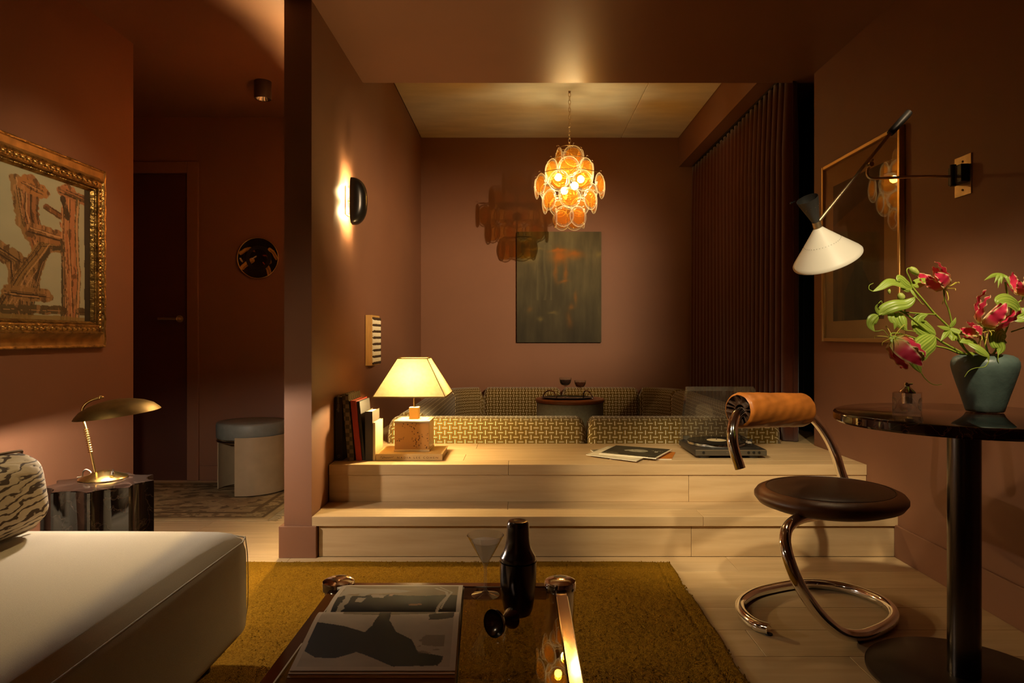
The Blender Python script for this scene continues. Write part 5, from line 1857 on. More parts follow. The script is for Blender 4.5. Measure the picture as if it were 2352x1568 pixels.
# ---- turntable
tx0, tx1, ty0, ty1 = 0.873, 1.231, 3.405, 3.757
tz0, tz1 = S2 + 0.014, S2 + 0.0445
tt = thing('record_player', ((tx0 + tx1) / 2, (ty0 + ty1) / 2, S2), 'black record player with raised clear lid on the oak platform', 'record player')
m_plinth = M('charcoal_plinth', hexc('2e2a25'), 0.45, metal=0.2)
mk('plinth', box(tx0, tx1, ty0, ty1, tz0, tz1, 0.003, 2), m_plinth, tt)
mk('front_panel', box(tx0 + 0.002, tx1 - 0.002, ty0 - 0.0015, ty0 + 0.001, tz0 + 0.002, tz1 - 0.003), M('satin_grey_panel', hexc('5a5346'), 0.38, metal=0.5), tt, smooth=False)
mk('trim_line', box(tx0 + 0.002, tx1 - 0.002, ty0 - 0.002, ty0 + 0.001, tz1 - 0.003, tz1 - 0.0015), m_brass_m, tt, smooth=False)
for xx in (0.055, 0.300):
    for yy in (ty0 + 0.04, ty1 - 0.05):
        mk('foot', lathe([(0, 0), (0.027, 0), (0.028, 0.004), (0.028, 0.0142), (0, 0.0142)], (tx0 + xx, yy, S2 + 0.0002), n=24), m_plinth, tt)
for px in (1615.5, 1719, 1731, 1743.5):
    mk('button', lathe([(0, 0), (0.0068, 0), (0.0062, 0.004), (0, 0.0048)], (xw(px, ty0), ty0 - 0.0015, tz0 + 0.017), (0, -1, 0), 20), m_blackgloss, tt)
mk('logo_mark', xf(tube([(0.004 * math.cos(a), 0, 0.004 * math.sin(a)) for a in (PI / 2, PI / 2 + 2 * PI / 3, PI / 2 + 4 * PI / 3)], 0.0006, 5, closed=True), Matrix.Translation((xw(1670, ty0), ty0 - 0.002, tz0 + 0.017))), m_inkw, tt)
pc_ = Vector((tx0 + 0.160, ty0 + 0.190, 0))
plat_ = mk('platter', lathe([(0, tz1 + 0.001), (0.146, tz1 + 0.001), (0.150, tz1 + 0.004), (0.150, tz1 + 0.015), (0.147, tz1 + 0.017), (0, tz1 + 0.017)], pc_, n=72), m_chrome, tt)
rec = mk('vinyl_record', lathe([(0, tz1 + 0.0175), (0.1485, tz1 + 0.0175), (0.150, tz1 + 0.0185), (0.149, tz1 + 0.0195)] + [(0.145 - 0.0032 * k, tz1 + 0.0195 + (0.0004 if k % 2 else 0)) for k in range(28)] + [(0, tz1 + 0.0195)], pc_, n=72), M('black_vinyl', (0.008, 0.007, 0.006), 0.22), plat_)
mk('record_label', lathe([(0, tz1 + 0.0202), (0.05, tz1 + 0.0202), (0.05, tz1 + 0.0206), (0, tz1 + 0.0206)], pc_, n=40), M('cream_label', hexc('c9b78f'), 0.6), rec)
mk('spindle', lathe([(0, tz1 + 0.0206), (0.0033, tz1 + 0.0206), (0.0028, tz1 + 0.030), (0, tz1 + 0.032)], pc_, n=12), m_chrome, plat_)
tb = Vector((tx1 - 0.045, ty1 - 0.075, tz1))
mk('tonearm_base', lathe([(0, 0), (0.028, 0), (0.026, 0.012), (0.012, 0.018), (0.012, 0.030), (0, 0.032)], tb, n=24), m_blackgloss, tt)
ta = mk('tonearm', tube([tb + Vector((0.006, 0.05, 0.032)), tb + Vector((0, 0, 0.034)), Vector((tx1 - 0.055, ty0 + 0.115, tz1 + 0.031)), Vector((tx1 - 0.066, ty0 + 0.088, tz1 + 0.029))], 0.0038, 10), m_blackgloss, tt)
mk('headshell', box(tx1 - 0.076, tx1 - 0.056, ty0 + 0.060, ty0 + 0.094, tz1 + 0.0215, tz1 + 0.0295, 0.001, 1), m_inkw, ta, smooth=False)
mk('arm_rest', box(tx1 - 0.040, tx1 - 0.028, ty0 + 0.135, ty0 + 0.147, tz1, tz1 + 0.034, 0.001, 1), m_plinth, tt, smooth=False)
mk('speed_switch', box(tx0 + 0.012, tx0 + 0.024, ty1 - 0.045, ty1 - 0.030, tz1, tz1 + 0.006, 0.001, 1), m_blackgloss, tt, smooth=False)
mk('size_switch', box(tx1 - 0.040, tx1 - 0.022, ty0 + 0.035, ty0 + 0.047, tz1, tz1 + 0.005, 0.001, 1), m_plinth, tt, smooth=False)
# raised lid: shallow box leaning forward from the rear hinges
hinge = Vector((0, ty1 - 0.004, tz1 + 0.014))
ld = (Vector((0, 3.605, 0.702)) - hinge)
Ll = ld.length
lu = ld.normalized()                              # up the lid
ln = Vector((0, -lu.z, lu.y)).normalized()        # towards the front (inside of the lid)
if ln.y > 0: ln = -ln


def lidbox(x0, x1, s0, s1, n0, n1):
    q = lambda x, s, n: Vector((x, 0, 0)) + hinge + lu * s + ln * n
    return hexa([q(x0, s0, n0), q(x1, s0, n0), q(x1, s0, n1), q(x0, s0, n1), q(x0, s1, n0), q(x1, s1, n0), q(x1, s1, n1), q(x0, s1, n1)], 0.0006, 1)


lid = mk('lid', lidbox(tx0, tx1, 0.0, Ll, 0.0, 0.0028), m_acrylic, tt, smooth=False)
for g_ in (lidbox(tx0, tx0 + 0.0028, 0, Ll, 0.003, 0.040), lidbox(tx1 - 0.0028, tx1, 0, Ll, 0.003, 0.040), lidbox(tx0 + 0.003, tx1 - 0.003, Ll - 0.0028, Ll, 0.003, 0.040), lidbox(tx0 + 0.003, tx1 - 0.003, 0, 0.0028, 0.003, 0.034)):
    mk('lid_wall', g_, m_acrylic, lid, smooth=False)
for xx in (tx0 + 0.022, tx1 - 0.056):
    mk('hinge', box(xx, xx + 0.034, ty1 - 0.018, ty1 + 0.004, tz1 + 0.0005, tz1 + 0.020, 0.001, 1), M('clear_hinge', hexc('4b463c'), 0.3), tt, smooth=False)

# ---- drum table in the pit with tray and two coupes
dx_, dy_ = xw(1309, 5.0), 5.0
dt = thing('drum_table', (dx_, dy_, 0.051), 'grey drum table with round walnut top in the middle of the sunken sofa', 'table')
mk('body', lathe([(0, 0.051), (0.243, 0.051), (0.243, 0.487), (0, 0.487)], (dx_, dy_, 0), n=64), m_bluegrey, dt)
DTZ = 0.515
mk('table_top', lathe([(0, 0.487), (0.244, 0.487), (0.252, 0.494), (0.252, 0.508), (0.246, DTZ), (0, DTZ)], (dx_, dy_, 0), n=64), m_walnut, dt)
tyx, tyy = xw(1303, 5.0), 4.99
ty = thing('serving_tray', (tyx, tyy, DTZ), 'dark oval tray with arched metal handles on the drum table', 'tray')
def oval(a, b_, z, n=48): return [(tyx + a * math.cos(t), tyy + b_ * math.sin(t), z) for t in np.linspace(0, 2 * PI, n + 1)[:-1]]
rings = [oval(0.165, 0.115, DTZ + 0.001), oval(0.195, 0.140, DTZ + 0.012), oval(0.191, 0.136, DTZ + 0.013), oval(0.160, 0.110, DTZ + 0.004)]
vs = [p for r_ in rings for p in r_]
fs = [(k * 48 + i, k * 48 + (i + 1) % 48, (k + 1) * 48 + (i + 1) % 48, (k + 1) * 48 + i) for k in range(3) for i in range(48)]
fs += [tuple(reversed(range(48))), tuple(range(3 * 48, 4 * 48))]
mk('dish', (vs, fs), M('dark_lacquer_tray', hexc('2a2417'), 0.25), ty)
for sg in (-1, 1):
    hpts = [(tyx + sg * 0.175, tyy - 0.085, DTZ + 0.008), (tyx + sg * 0.172, tyy - 0.075, DTZ + 0.03), (tyx + sg * 0.168, tyy - 0.03, DTZ + 0.055), (tyx + sg * 0.168, tyy + 0.03, DTZ + 0.055), (tyx + sg * 0.172, tyy + 0.075, DTZ + 0.03), (tyx + sg * 0.175, tyy + 0.085, DTZ + 0.008)]
    if sg < 0: hpts = [(a - 0.0 + 0.09 * (0.085 - (b_ - tyy)) / 0.17, b_, c) for a, b_, c in hpts]
    else: hpts = [(a + 0.05 * (0.085 - (b_ - tyy)) / 0.17 - 0.05, b_, c) for a, b_, c in hpts]
    mk('handle', tube(spline(hpts, 6), 0.005, 10), m_chrome_d, ty)


def coupe(px, d, ry, label, h, r, liq, lh):
    x, y = xw(px, d), d
    z0 = DTZ + 0.0045
    t = thing('coupe_glass', (x, y, z0), label, 'glass', 'coupe glasses on the tray')
    mk('glass', lathe([(0, z0), (0.030, z0), (0.030, z0 + 0.0015), (0.008, z0 + 0.004), (0.0032, z0 + 0.01), (0.0030, z0 + h * 0.52), (0.008, z0 + h * 0.56), (r * 0.72, z0 + h * 0.66), (r * 0.95, z0 + h * 0.80), (r, z0 + h), (r - 0.001, z0 + h), (r * 0.95 - 0.001, z0 + h * 0.80 + 0.001), (r * 0.72, z0 + h * 0.66 + 0.0015), (0, z0 + h * 0.56 + 0.002)], (x, y, 0), n=32), m_glass, t)
    mk('drink', lathe([(0, z0 + h * 0.56 + 0.0025), (r * 0.70, z0 + h * 0.66 + 0.002), (r * 0.94 - 0.0015, z0 + h * 0.80), (r * 0.97 - 0.0015, z0 + h * lh), (0, z0 + h * lh)], (x, y, 0), n=32), liq, t)
    return t


coupe(1298.5, 5.03, 0, 'left coupe glass of dark red drink on the tray', 0.145, 0.045, M('dark_red_drink', hexc('3a160a'), 0.1), 0.90)
coupe(1332.5, 4.97, 0, 'right coupe glass of amber drink on the tray', 0.130, 0.043, M('amber_drink', hexc('7d3f12'), 0.1), 0.90)

# ---- on the coffee table: martini, shaker, jigger, open book
GZ = TZ - 0.001
mx_, my_ = xw(1115, 1.7245), 1.7245
mg = thing('martini_glass', (mx_, my_, GZ), 'stemmed martini glass of cloudy drink on the coffee table', 'glass')
mk('glass', lathe([(0, 0), (0.034, 0), (0.0355, 0.0012), (0.028, 0.003), (0.010, 0.0075), (0.0045, 0.014), (0.0037, 0.03), (0.0042, 0.072), (0.009, 0.084), (0.0470, 0.153), (0.0463, 0.1535), (0.0085, 0.0855), (0, 0.0850)], (mx_, my_, GZ), n=48), m_glass, mg)
mk('drink', lathe([(0, 0.0856), (0.0082, 0.0866), (0.0362, 0.1365), (0, 0.1365)], (mx_, my_, GZ), n=48), clear_mat('cloudy_drink', (0.9, 0.84, 0.74), 0.6, 0.05, frost=0.7, frost_col=(0.95, 0.88, 0.78)), mg)
kx, ky = xw(1190, 1.605), 1.605
ck_ = thing('cocktail_shaker', (kx, ky, GZ), 'gunmetal cocktail shaker on the coffee table', 'shaker')
mk('cup', lathe([(0, 0.0005), (0.024, 0.0005), (0.030, 0.004), (0.0345, 0.016), (0.0385, 0.040), (0.0420, 0.075), (0.0435, 0.105), (0.0437, 0.126), (0.0405, 0.127), (0, 0.127)], (kx, ky, GZ), n=56), m_gun, ck_, angle=40)
mk('strainer_top', lathe([(0.0405, 0.127), (0.0425, 0.129), (0.0425, 0.1345), (0.0405, 0.139), (0.035, 0.148), (0.0305, 0.160), (0.0280, 0.174), (0.0270, 0.186), (0, 0.186)], (kx, ky, GZ), n=56), m_gun, ck_, angle=40)
mk('lid', lathe([(0.0275, 0.186), (0.0273, 0.1885), (0.0265, 0.205), (0.0255, 0.2155), (0.0225, 0.2205), (0.015, 0.2215), (0.008, 0.2205), (0, 0.220)], (kx, ky, GZ), n=56), m_gun, ck_, angle=40)
ja, jb = P(1133, 1424, 1.485), P(1176, 1403, 1.53)
jd = (jb - ja).normalized()
jg = thing('jigger', ((ja.x + jb.x) / 2, 1.51, GZ), 'dark double-cone jigger lying beside the shaker', 'jigger')
JL = (jb - ja).length
ja.z = GZ + 0.0292; jb.z = GZ + 0.0225
mk('cups', lathe([(0, JL * 0.50), (0.026, 0.006), (0.029, 0.0), (0.0298, 0.0), (0.0285, 0.008), (0.0075, JL * 0.53), (0.0072, JL * 0.56), (0.0215, JL * 0.90), (0.0228, JL), (0.0220, JL), (0.0205, JL * 0.9), (0, JL * 0.58)], ja, jb - ja, 44), m_gun, jg, angle=40)

ob = thing('open_book', (-0.29, 1.48, GZ), 'large open photography book with black and white pictures on the coffee table', 'book')
far_p = [(1.515, 0.006), (1.522, 0.016), (1.545, 0.026), (1.585, 0.031), (1.64, 0.028), (1.70, 0.020), (1.765, 0.0115)]
near_p = [(1.513, 0.010), (1.506, 0.035), (1.494, 0.050), (1.470, 0.0575), (1.43, 0.0590), (1.37, 0.0560), (1.30, 0.0520), (1.235, 0.0485)]


def pinterp(prof, t):
    q = spline([Vector((a, b_, 0)) for a, b_ in prof], 8)
    s = [0.0]
    for a, b_ in zip(q, q[1:]): s.append(s[-1] + (b_ - a).length)
    tt_ = t * s[-1]
    return np.interp(tt_, s, [a.x for a in q]), np.interp(tt_, s, [a.y for a in q])


def bx_(u, d):
    k = (1.765 - d) / 0.53
    l_ = -0.458 + 0.040 * k; r_ = -0.148 + 0.030 * k
    return l_ + (r_ - l_) * u


def photo_near(u, v):      # v 0 at the gutter
    c = np.tile(HX('c9b59a'), (len(u), 1))
    ins = (u > 0.03) & (u < 0.965) & (v > 0.10) & (v < 0.955)
    U = np.clip((u - 0.03) / 0.935, 0, 1); V = np.clip((v - 0.10) / 0.855, 0, 1)
    n = 0.03 * (fbm(U, V, 12, 5) - .5)
    p = np.tile(HX('b7a58c'), (len(u), 1)) * (0.9 + 0.2 * fbm(U, V, 4, 2))[:, None]
    top = np.clip(1 - V / 0.22, 0, 1)
    p = lay(p, (V < 0.20 - 0.10 * np.abs(U - 0.45)) & (U > 0.16) & (U < 0.86), '6a5a40', 0.9)
    p = lay(p, poly(U + n, V + n, [(0, 0.34), (0.2, 0.40), (0.37, 0.50), (0.42, 0.40), (0.435, 0.12), (0.52, 0.12), (0.525, 0.30), (0.60, 0.50), (0.72, 0.62), (0.78, 0.80), (0.95, 0.86), (0.93, 0.99), (0.62, 0.99), (0.45, 0.86), (0.36, 0.80), (0.22, 0.88), (0.1, 0.88), (0, 0.78)]), '120b06')
    p = lay(p, poly(U + n, V + n, [(0.80, 0.17), (1.0, 0.10), (1.0, 0.26), (0.82, 0.30)]), '2b2117', 0.9)
    p = lay(p, (U > 0.74) & (U < 0.95) & (V > 0.55) & (V < 0.82) & (fbm(U, V, 12, 33) > 0.5), '6e5e4a', 0.6)
    p = lay(p, poly(U, V, [(0.455, 0.0), (0.525, 0.0), (0.52, 0.06), (0.46, 0.06)]), 'b7a58c')
    return np.clip(np.where(ins[:, None], p, c), 0, 1)


def photo_far(u, v):       # v 0 at the far edge, 1 at the gutter
    c = np.tile(HX('c9b59a'), (len(u), 1))
    ins = (u > 0.035) & (u < 0.965) & (v > 0.05) & (v < 0.95)
    U = np.clip((u - 0.035) / 0.93, 0, 1); V = np.clip((v - 0.05) / 0.90, 0, 1)
    n = 0.06 * (fbm(U, V, 9, 25) - .5)
    p = np.tile(HX('8d7654'), (len(u), 1)) * (0.85 + 0.3 * fbm(U, V, 5, 12))[:, None]
    p = lay(p, (V + n > 0.42 + 0.03 * np.sin(U * 12)) & (U > 0.0), '17110a')
    p = lay(p, poly(U + n, V + n, [(0, 0.0), (0.14, 0.10), (0.5, 0.16), (0.6, 0.22), (0.5, 0.30), (0.2, 0.34), (0.08, 0.38), (0, 0.5)]), 'ab9a80')
    p = lay(p, poly(U + n, V + n, [(0.06, 0.4), (0.12, 0.42), (0.09, 0.66), (0.08, 0.98), (0.04, 0.98), (0.05, 0.6)]), '9c8c74')
    p = lay(p, poly(U, V, [(0.17, 0.32), (0.25, 0.34), (0.22, 0.46), (0.16, 0.44)]) | poly(U, V, [(0.17, 0.50), (0.24, 0.52), (0.22, 0.66), (0.16, 0.64)]), '9f907a')
    p = lay(p, poly(U + n, V, [(0.28, 0.38), (0.40, 0.42), (0.39, 0.52), (0.30, 0.50)]), 'a59078')
    p = lay(p, poly(U, V, [(0.425, 0.36), (0.46, 0.36), (0.45, 0.44), (0.42, 0.44)]), 'a8856a')
    p = lay(p, stroke(U, V, [(0.63, 0.72), (0.70, 0.71)], 0.02), '8a5c40')
    p = lay(p, stroke(U, V, [(0.80, 0.1), (0.90, 0.25), (0.92, 0.45), (0.86, 0.75), (0.83, 1.0)], 0.012) | stroke(U, V, [(0.84, 0.05), (0.95, 0.28), (0.88, 0.8)], 0.008), 'b5a488')
    return np.clip(np.where(ins[:, None], p, c), 0, 1)


def page_fn(prof, off):
    def fn(u, v):
        d, h = pinterp(prof, v)
        return (bx_(u, d), d, GZ + h + off)
    return fn


# cached interpolation keeps this quick
def fast_page(name, prof, nu, nv, colfn, rev=False):
    rowsd = [pinterp(prof, j / nv) for j in range(nv + 1)]
    def fn(u, v):
        d, h = rowsd[int(round((1 - v if rev else v) * nv))]
        return (bx_(u, d), d, GZ + h)
    return painted(name, fn, nu, nv, colfn, m_print, ob)


fast_page('far_page', far_p, 190, 110, photo_far, rev=True)
fast_page('near_page', near_p, 210, 170, photo_near)


def block(prof, name, n=24):
    rd = [pinterp(prof, j / n) for j in range(n + 1)]
    vs, fs = [], []
    for d, h in rd:
        h = max(0.001, h - 0.0007)
        vs += [(bx_(0, d), d, GZ + h), (bx_(1, d), d, GZ + h), (bx_(0, d), d, GZ + 0.0035), (bx_(1, d), d, GZ + 0.0035)]
    for j in range(n):
        a, b_ = j * 4, j * 4 + 4
        fs += [(a, a + 2, b_ + 2, b_), (a + 1, b_ + 1, b_ + 3, a + 3)]
    e = n * 4
    fs += [(e, e + 2, e + 3, e + 1)]
    return mk(name, (vs, fs), m_paper, ob, smooth=False)


block(far_p, 'far_page_block'); block(near_p, 'near_page_block')
fe = [(1.2345, 0.0478), (1.2270, 0.0468), (1.2265, 0.0452), (1.2190, 0.0440), (1.2185, 0.0424), (1.1700, 0.0160), (1.1695, 0.0145), (1.1560, 0.0060)]
for (d0, h0), (d1_, h1) in zip(fe[::2], fe[1::2]):      # page bundles fanning out towards the viewer
    mk('page_edge', hexa([(bx_(0.0, d1_), d1_, GZ + h1 - 0.002), (bx_(1.0, d1_), d1_, GZ + h1 - 0.002), (bx_(1.0, d0), d0 + 0.004, GZ + h1 - 0.002), (bx_(0.0, d0), d0 + 0.004, GZ + h1 - 0.002),
                          (bx_(0.0, d1_), d1_, GZ + h1), (bx_(1.0, d1_), d1_, GZ + h1), (bx_(1.0, d0), d0, GZ + h0), (bx_(0.0, d0), d0, GZ + h0)]), m_paper, ob, smooth=False)
mk('cover', hexa([(bx_(-0.01, 1.150), 1.150, GZ + 0.0003), (bx_(1.01, 1.150), 1.150, GZ + 0.0003), (bx_(1.01, 1.772), 1.772, GZ + 0.0003), (bx_(-0.01, 1.772), 1.772, GZ + 0.0003),
                  (bx_(-0.01, 1.150), 1.150, GZ + 0.0035), (bx_(1.01, 1.150), 1.150, GZ + 0.0035), (bx_(1.01, 1.772), 1.772, GZ + 0.0035), (bx_(-0.01, 1.772), 1.772, GZ + 0.0035)]), mb_grey, ob, smooth=False)

# ---- crystal table lighter
lgx, lgy = (lambda q: (q.x, q.y))(P(2084, 950, 1.885))
lt = thing('crystal_lighter', (lgx, lgy, BZ), 'clear crystal cube table lighter on the marble table', 'lighter')
s_, hgt_ = 0.034, 0.062
rotz = Matrix.Translation((lgx, lgy, BZ + 0.0005)) @ Matrix.Rotation(R(-33), 4, 'Z')


def side_face(k):
    Mz = Matrix.Rotation(PI / 2 * k, 4, 'Z')

    def fn(u, v):
        x, z = (u * 2 - 1) * s_, v * hgt_
        q = math.hypot(x, z - hgt_ / 2) / 0.019
        dep_ = 0.009 * math.sqrt(max(0, 1 - q * q)) if q < 1 else 0
        return rotz @ (Mz @ Vector((x, -s_ + dep_, z)))
    return grid(20, 20, fn)[:2]


body = join(*[side_face(k) for k in range(4)], xf(([(-s_, -s_, 0), (s_, -s_, 0), (s_, s_, 0), (-s_, s_, 0)], [(3, 2, 1, 0)]), rotz), xf(([(-s_, -s_, hgt_), (s_, -s_, hgt_), (s_, s_, hgt_), (-s_, s_, hgt_)], [(0, 1, 2, 3)]), rotz))
mgl = clear_mat('lead_crystal', (0.97, 0.96, 0.94), 3.4, 0.01, frost=0.10, ior=1.6)
mk('crystal_body', body, mgl, lt, angle=40)
lz = BZ + 0.0005 + hgt_
mk('fuel_cup', lathe([(0, lz - 0.030), (0.013, lz - 0.030), (0.0135, lz), (0, lz)], (lgx, lgy, 0), n=24), m_chrome, lt)
mk('burner', lathe([(0.021, lz), (0.0205, lz + 0.002), (0.010, lz + 0.013), (0.0065, lz + 0.017), (0.0065, lz + 0.020), (0, lz + 0.020)], (lgx, lgy, 0), n=28), m_chrome_d, lt)
mk('flint_wheel', lathe([(0, -0.003), (0.0045, -0.003), (0.0045, 0.003), (0, 0.003)], (lgx - 0.003, lgy, lz + 0.023), (0, 1, 0), 16), m_brass_m, lt)
mk('lever', hexa([(lgx + 0.001, lgy - 0.004, lz + 0.019), (lgx + 0.014, lgy - 0.004, lz + 0.022), (lgx + 0.014, lgy + 0.004, lz + 0.022), (lgx + 0.001, lgy + 0.004, lz + 0.019),
                  (lgx + 0.001, lgy - 0.004, lz + 0.025), (lgx + 0.014, lgy - 0.004, lz + 0.026), (lgx + 0.014, lgy + 0.004, lz + 0.026), (lgx + 0.001, lgy + 0.004, lz + 0.025)], 0.001, 1), m_chrome, lt)

# ---- teal vase
vx, vy = xw(2262, 1.974), 1.974
va = thing('ceramic_vase', (vx, vy, BZ), 'matt teal shouldered ceramic vase on the marble table', 'vase')
mk('body', lathe([(0, 0.001), (0.046, 0.001), (0.0485, 0.004), (0.0535, 0.022), (0.0620, 0.050), (0.0730, 0.085), (0.0810, 0.112), (0.0852, 0.131), (0.0845, 0.144), (0.0785, 0.1555), (0.067, 0.1625), (0.052, 0.166), (0.0425, 0.1665), (0.040, 0.165), (0.041, 0.160), (0.062, 0.148), (0.072, 0.126), (0.055, 0.04), (0, 0.03)], (vx, vy, BZ + 0.0003), n=64), m_teal, va, angle=60)

# ---- gloriosa stems
MOUTH = Vector((vx, vy, BZ + 0.15))


def stem_thing(label):
    return thing('gloriosa_stem', (vx, vy, BZ + 0.05), label, 'flower', 'gloriosa stems in the teal vase')


def stalk(t, pts, r=(0.0034, 0.0026), inside=True, nm='stalk'):
    q = [Vector(p) for p in pts]
    if inside:
        q = [MOUTH + Vector((random.uniform(-.02, .02), random.uniform(-.02, .02), -0.08)), MOUTH + (q[0] - MOUTH) * 0.35] + q
    return mk(nm, tube(spline(q, 6), list(r), 8), m_stem, t, angle=180)


def leaf(t, pts, width, face=(0, -1, 0.25), fold=0.25, tendril=0, twist=0.0, wav=0.0):
    """leaf along px/py/d control points; wide side turned towards face"""
    c = spline([Vector(p) for p in pts], 10)
    n = len(c) - 1
    f = Vector(face).normalized()

    def fn(u, v):
        i = min(n, int(round(v * n)))
        p = c[i]
        tg = (c[min(i + 1, n)] - c[max(i - 1, 0)]).normalized()
        side = tg.cross(f).normalized()
        nr = side.cross(tg).normalized()
        if twist:
            Mt = Matrix.Rotation(twist * v, 3, tg); side = Mt @ side; nr = Mt @ nr
        s = u * 2 - 1
        prof_ = (max(0.0, math.sin(PI * min(1, v * 1.02) ** 0.62)) ** 0.85)
        if v > 0.97: prof_ *= 0.5
        w_ = width * (prof_ + 0.03)
        return p + side * (s * w_) + nr * (-fold * w_ * abs(s) ** 1.4 + wav * w_ * math.sin(9 * v + 2 * s) * abs(s) + 0.06 * w_ * math.cos(6 * PI * s / 2))
    o = mk('leaf', grid(12, n, fn), m_leaf, t, angle=180)
    if tendril:
        e = c[-1]
        tg = (c[-1] - c[-3]).normalized()
        pts2 = [c[-2]] + [Vector(q) for q in tendril]
        mk('tendril', tube(spline(pts2, 6), [0.0014, 0.0007], 6), m_stem, o, angle=180)
    return o


def gloriosa(t, c, up, size, stam_dir, n=6, spread=0.55, seed=1):
    rs = random.Random(seed)
    c = Vector(c)
    a, u, v = frame_for(up)
    fl_ = mk('flower', lathe([(0, -0.006), (0.0045, -0.004), (0.006, 0.0), (0.0045, 0.005), (0, 0.007)], c, a, 12), m_bud, t, angle=180)
    for k in range(n):
        th = 2 * PI * k / n + rs.uniform(-.2, .2)
        rd = (u * math.cos(th) + v * math.sin(th))
        tn = a.cross(rd).normalized()
        L_ = size * rs.uniform(0.88, 1.08)
        sp = spread * rs.uniform(0.8, 1.2)
        ph = rs.uniform(0, 6)

        def fn(uu_, vv_):
            s = uu_ * 2 - 1
            out = sp * L_ * (math.sin(vv_ * PI * 0.62) ** 0.9 if vv_ > 0 else 0)
            upz = L_ * (vv_ ** 1.15) * 0.98 - 0.10 * L_ * math.sin(PI * min(1, vv_ * 2.2)) * (1 if vv_ < 0.45 else 0)
            wd = 0.235 * L_ * (math.sin(PI * min(1, 0.06 + vv_ * 0.94) ** 0.8) ** 0.75 + 0.05)
            wave = 0.045 * L_ * math.sin(26 * vv_ + ph + (1.6 if s > 0 else 0)) * abs(s) ** 2.2
            return c + a * (upz + 0.05 * L_ * s * s) + rd * (0.004 + out + wave) + tn * (s * wd + 0.05 * L_ * math.sin(4 * vv_ + ph))
        mk('petal', grid(12, 22, fn), m_petal, fl_, angle=180)
    sd = Vector(stam_dir).normalized()
    _, su, sv = frame_for(sd)
    for k in range(6):
        th = 2 * PI * k / 6 + rs.uniform(-.3, .3)
        rd = su * math.cos(th) + sv * math.sin(th)
        e = c + sd * (0.020) + rd * (0.030 + rs.uniform(0, .008)) * (size / 0.07)
        m1 = c + sd * 0.012 + rd * 0.014
        mk('stamen', tube(spline([c, m1, e, e + rd * 0.004 + Vector((0, 0, -0.006))], 5), [0.0011, 0.0008], 6), m_stamen, fl_, angle=180)
    return fl_


def bud(t, base, tip, r=0.010):
    base, tip = Vector(base), Vector(tip)
    L_ = (tip - base).length
    g = lathe([(0, 0), (r * 0.55, 0.06 * L_), (r * 0.95, 0.3 * L_), (r, 0.5 * L_), (r * 0.75, 0.78 * L_), (r * 0.3, 0.95 * L_), (0, L_)], base, tip - base, 12)
    return mk('bud', g, m_bud, t, angle=180)


# stem reaching to the upper left, hanging bud and a raised flower
s1 = stem_thing('stem arching to the upper left with a nodding bud and a pale pink flower')
stalk(s1, [P(2222, 808, 1.94), P(2200, 780, 1.92), P(2180, 752, 1.91), P(2145, 718, 1.90), P(2118, 686, 1.89), P(2098, 662, 1.89), P(2093, 650, 1.89)])
stalk(s1, [P(2096, 656, 1.89), P(2090, 640, 1.885), P(2083, 625, 1.88), P(2084, 617, 1.88), P(2090, 615, 1.88)], (0.0018, 0.0014), False, 'bud_stalk')
bud(s1, P(2089, 614, 1.88), P(2111, 631, 1.875), 0.0095)
leaf(s1, [P(2096, 660, 1.89), P(2082, 652, 1.88), P(2068, 640, 1.875), P(2060, 645, 1.87)], 0.020, (0.3, -1, 0.3), 0.2)
leaf(s1, [P(2088, 660, 1.89), P(2068, 650, 1.875), P(2045, 646, 1.865), P(2022, 660, 1.86), P(2003, 670, 1.86)], 0.0145, (0, -0.8, 0.7), 0.15, tendril=[P(1996, 664, 1.86), P(1997, 655, 1.86), P(2006, 650, 1.86)])
leaf(s1, [P(2098, 656, 1.89), P(2112, 648, 1.90), P(2128, 642, 1.91), P(2138, 638, 1.92)], 0.013, (0, -1, 0.4), 0.3)
leaf(s1, [P(2092, 664, 1.885), P(2100, 676, 1.88), P(2110, 688, 1.88)], 0.004, (0, -1, 0.2), 0.1, tendril=[P(2117, 697, 1.88), P(2122, 699, 1.88)])
stalk(s1, [P(2188, 750, 1.91), P(2180, 715, 1.90), P(2170, 688, 1.89), P(2167, 664, 1.885)], (0.0024, 0.0018), False, 'flower_stalk')
gloriosa(s1, P(2168, 660, 1.885), (-0.75, -0.15, 0.62), 0.066, (0.55, -0.2, -0.35), spread=0.42, seed=11)
bud(s1, P(2041, 662, 1.868), P(2043, 676, 1.868), 0.0045)
# star of leaves at the node
leaf(s1, [P(2183, 754, 1.905), P(2172, 768, 1.895), P(2160, 784, 1.89)], 0.008, (0, -1, 0.3))
leaf(s1, [P(2183, 754, 1.905), P(2168, 752, 1.895), P(2152, 748, 1.89)], 0.007, (0, -1, 0.5))
leaf(s1, [P(2183, 754, 1.905), P(2205, 762, 1.895), P(2226, 772, 1.885)], 0.008, (0, -1, 0.4))
leaf(s1, [P(2183, 756, 1.905), P(2188, 772, 1.90), P(2186, 782, 1.895)], 0.020, (0, -1, 0.1), 0.15)
leaf(s1, [P(2183, 752, 1.905), P(2192, 740, 1.90), P(2196, 728, 1.90)], 0.006, (0, -1, 0.2))

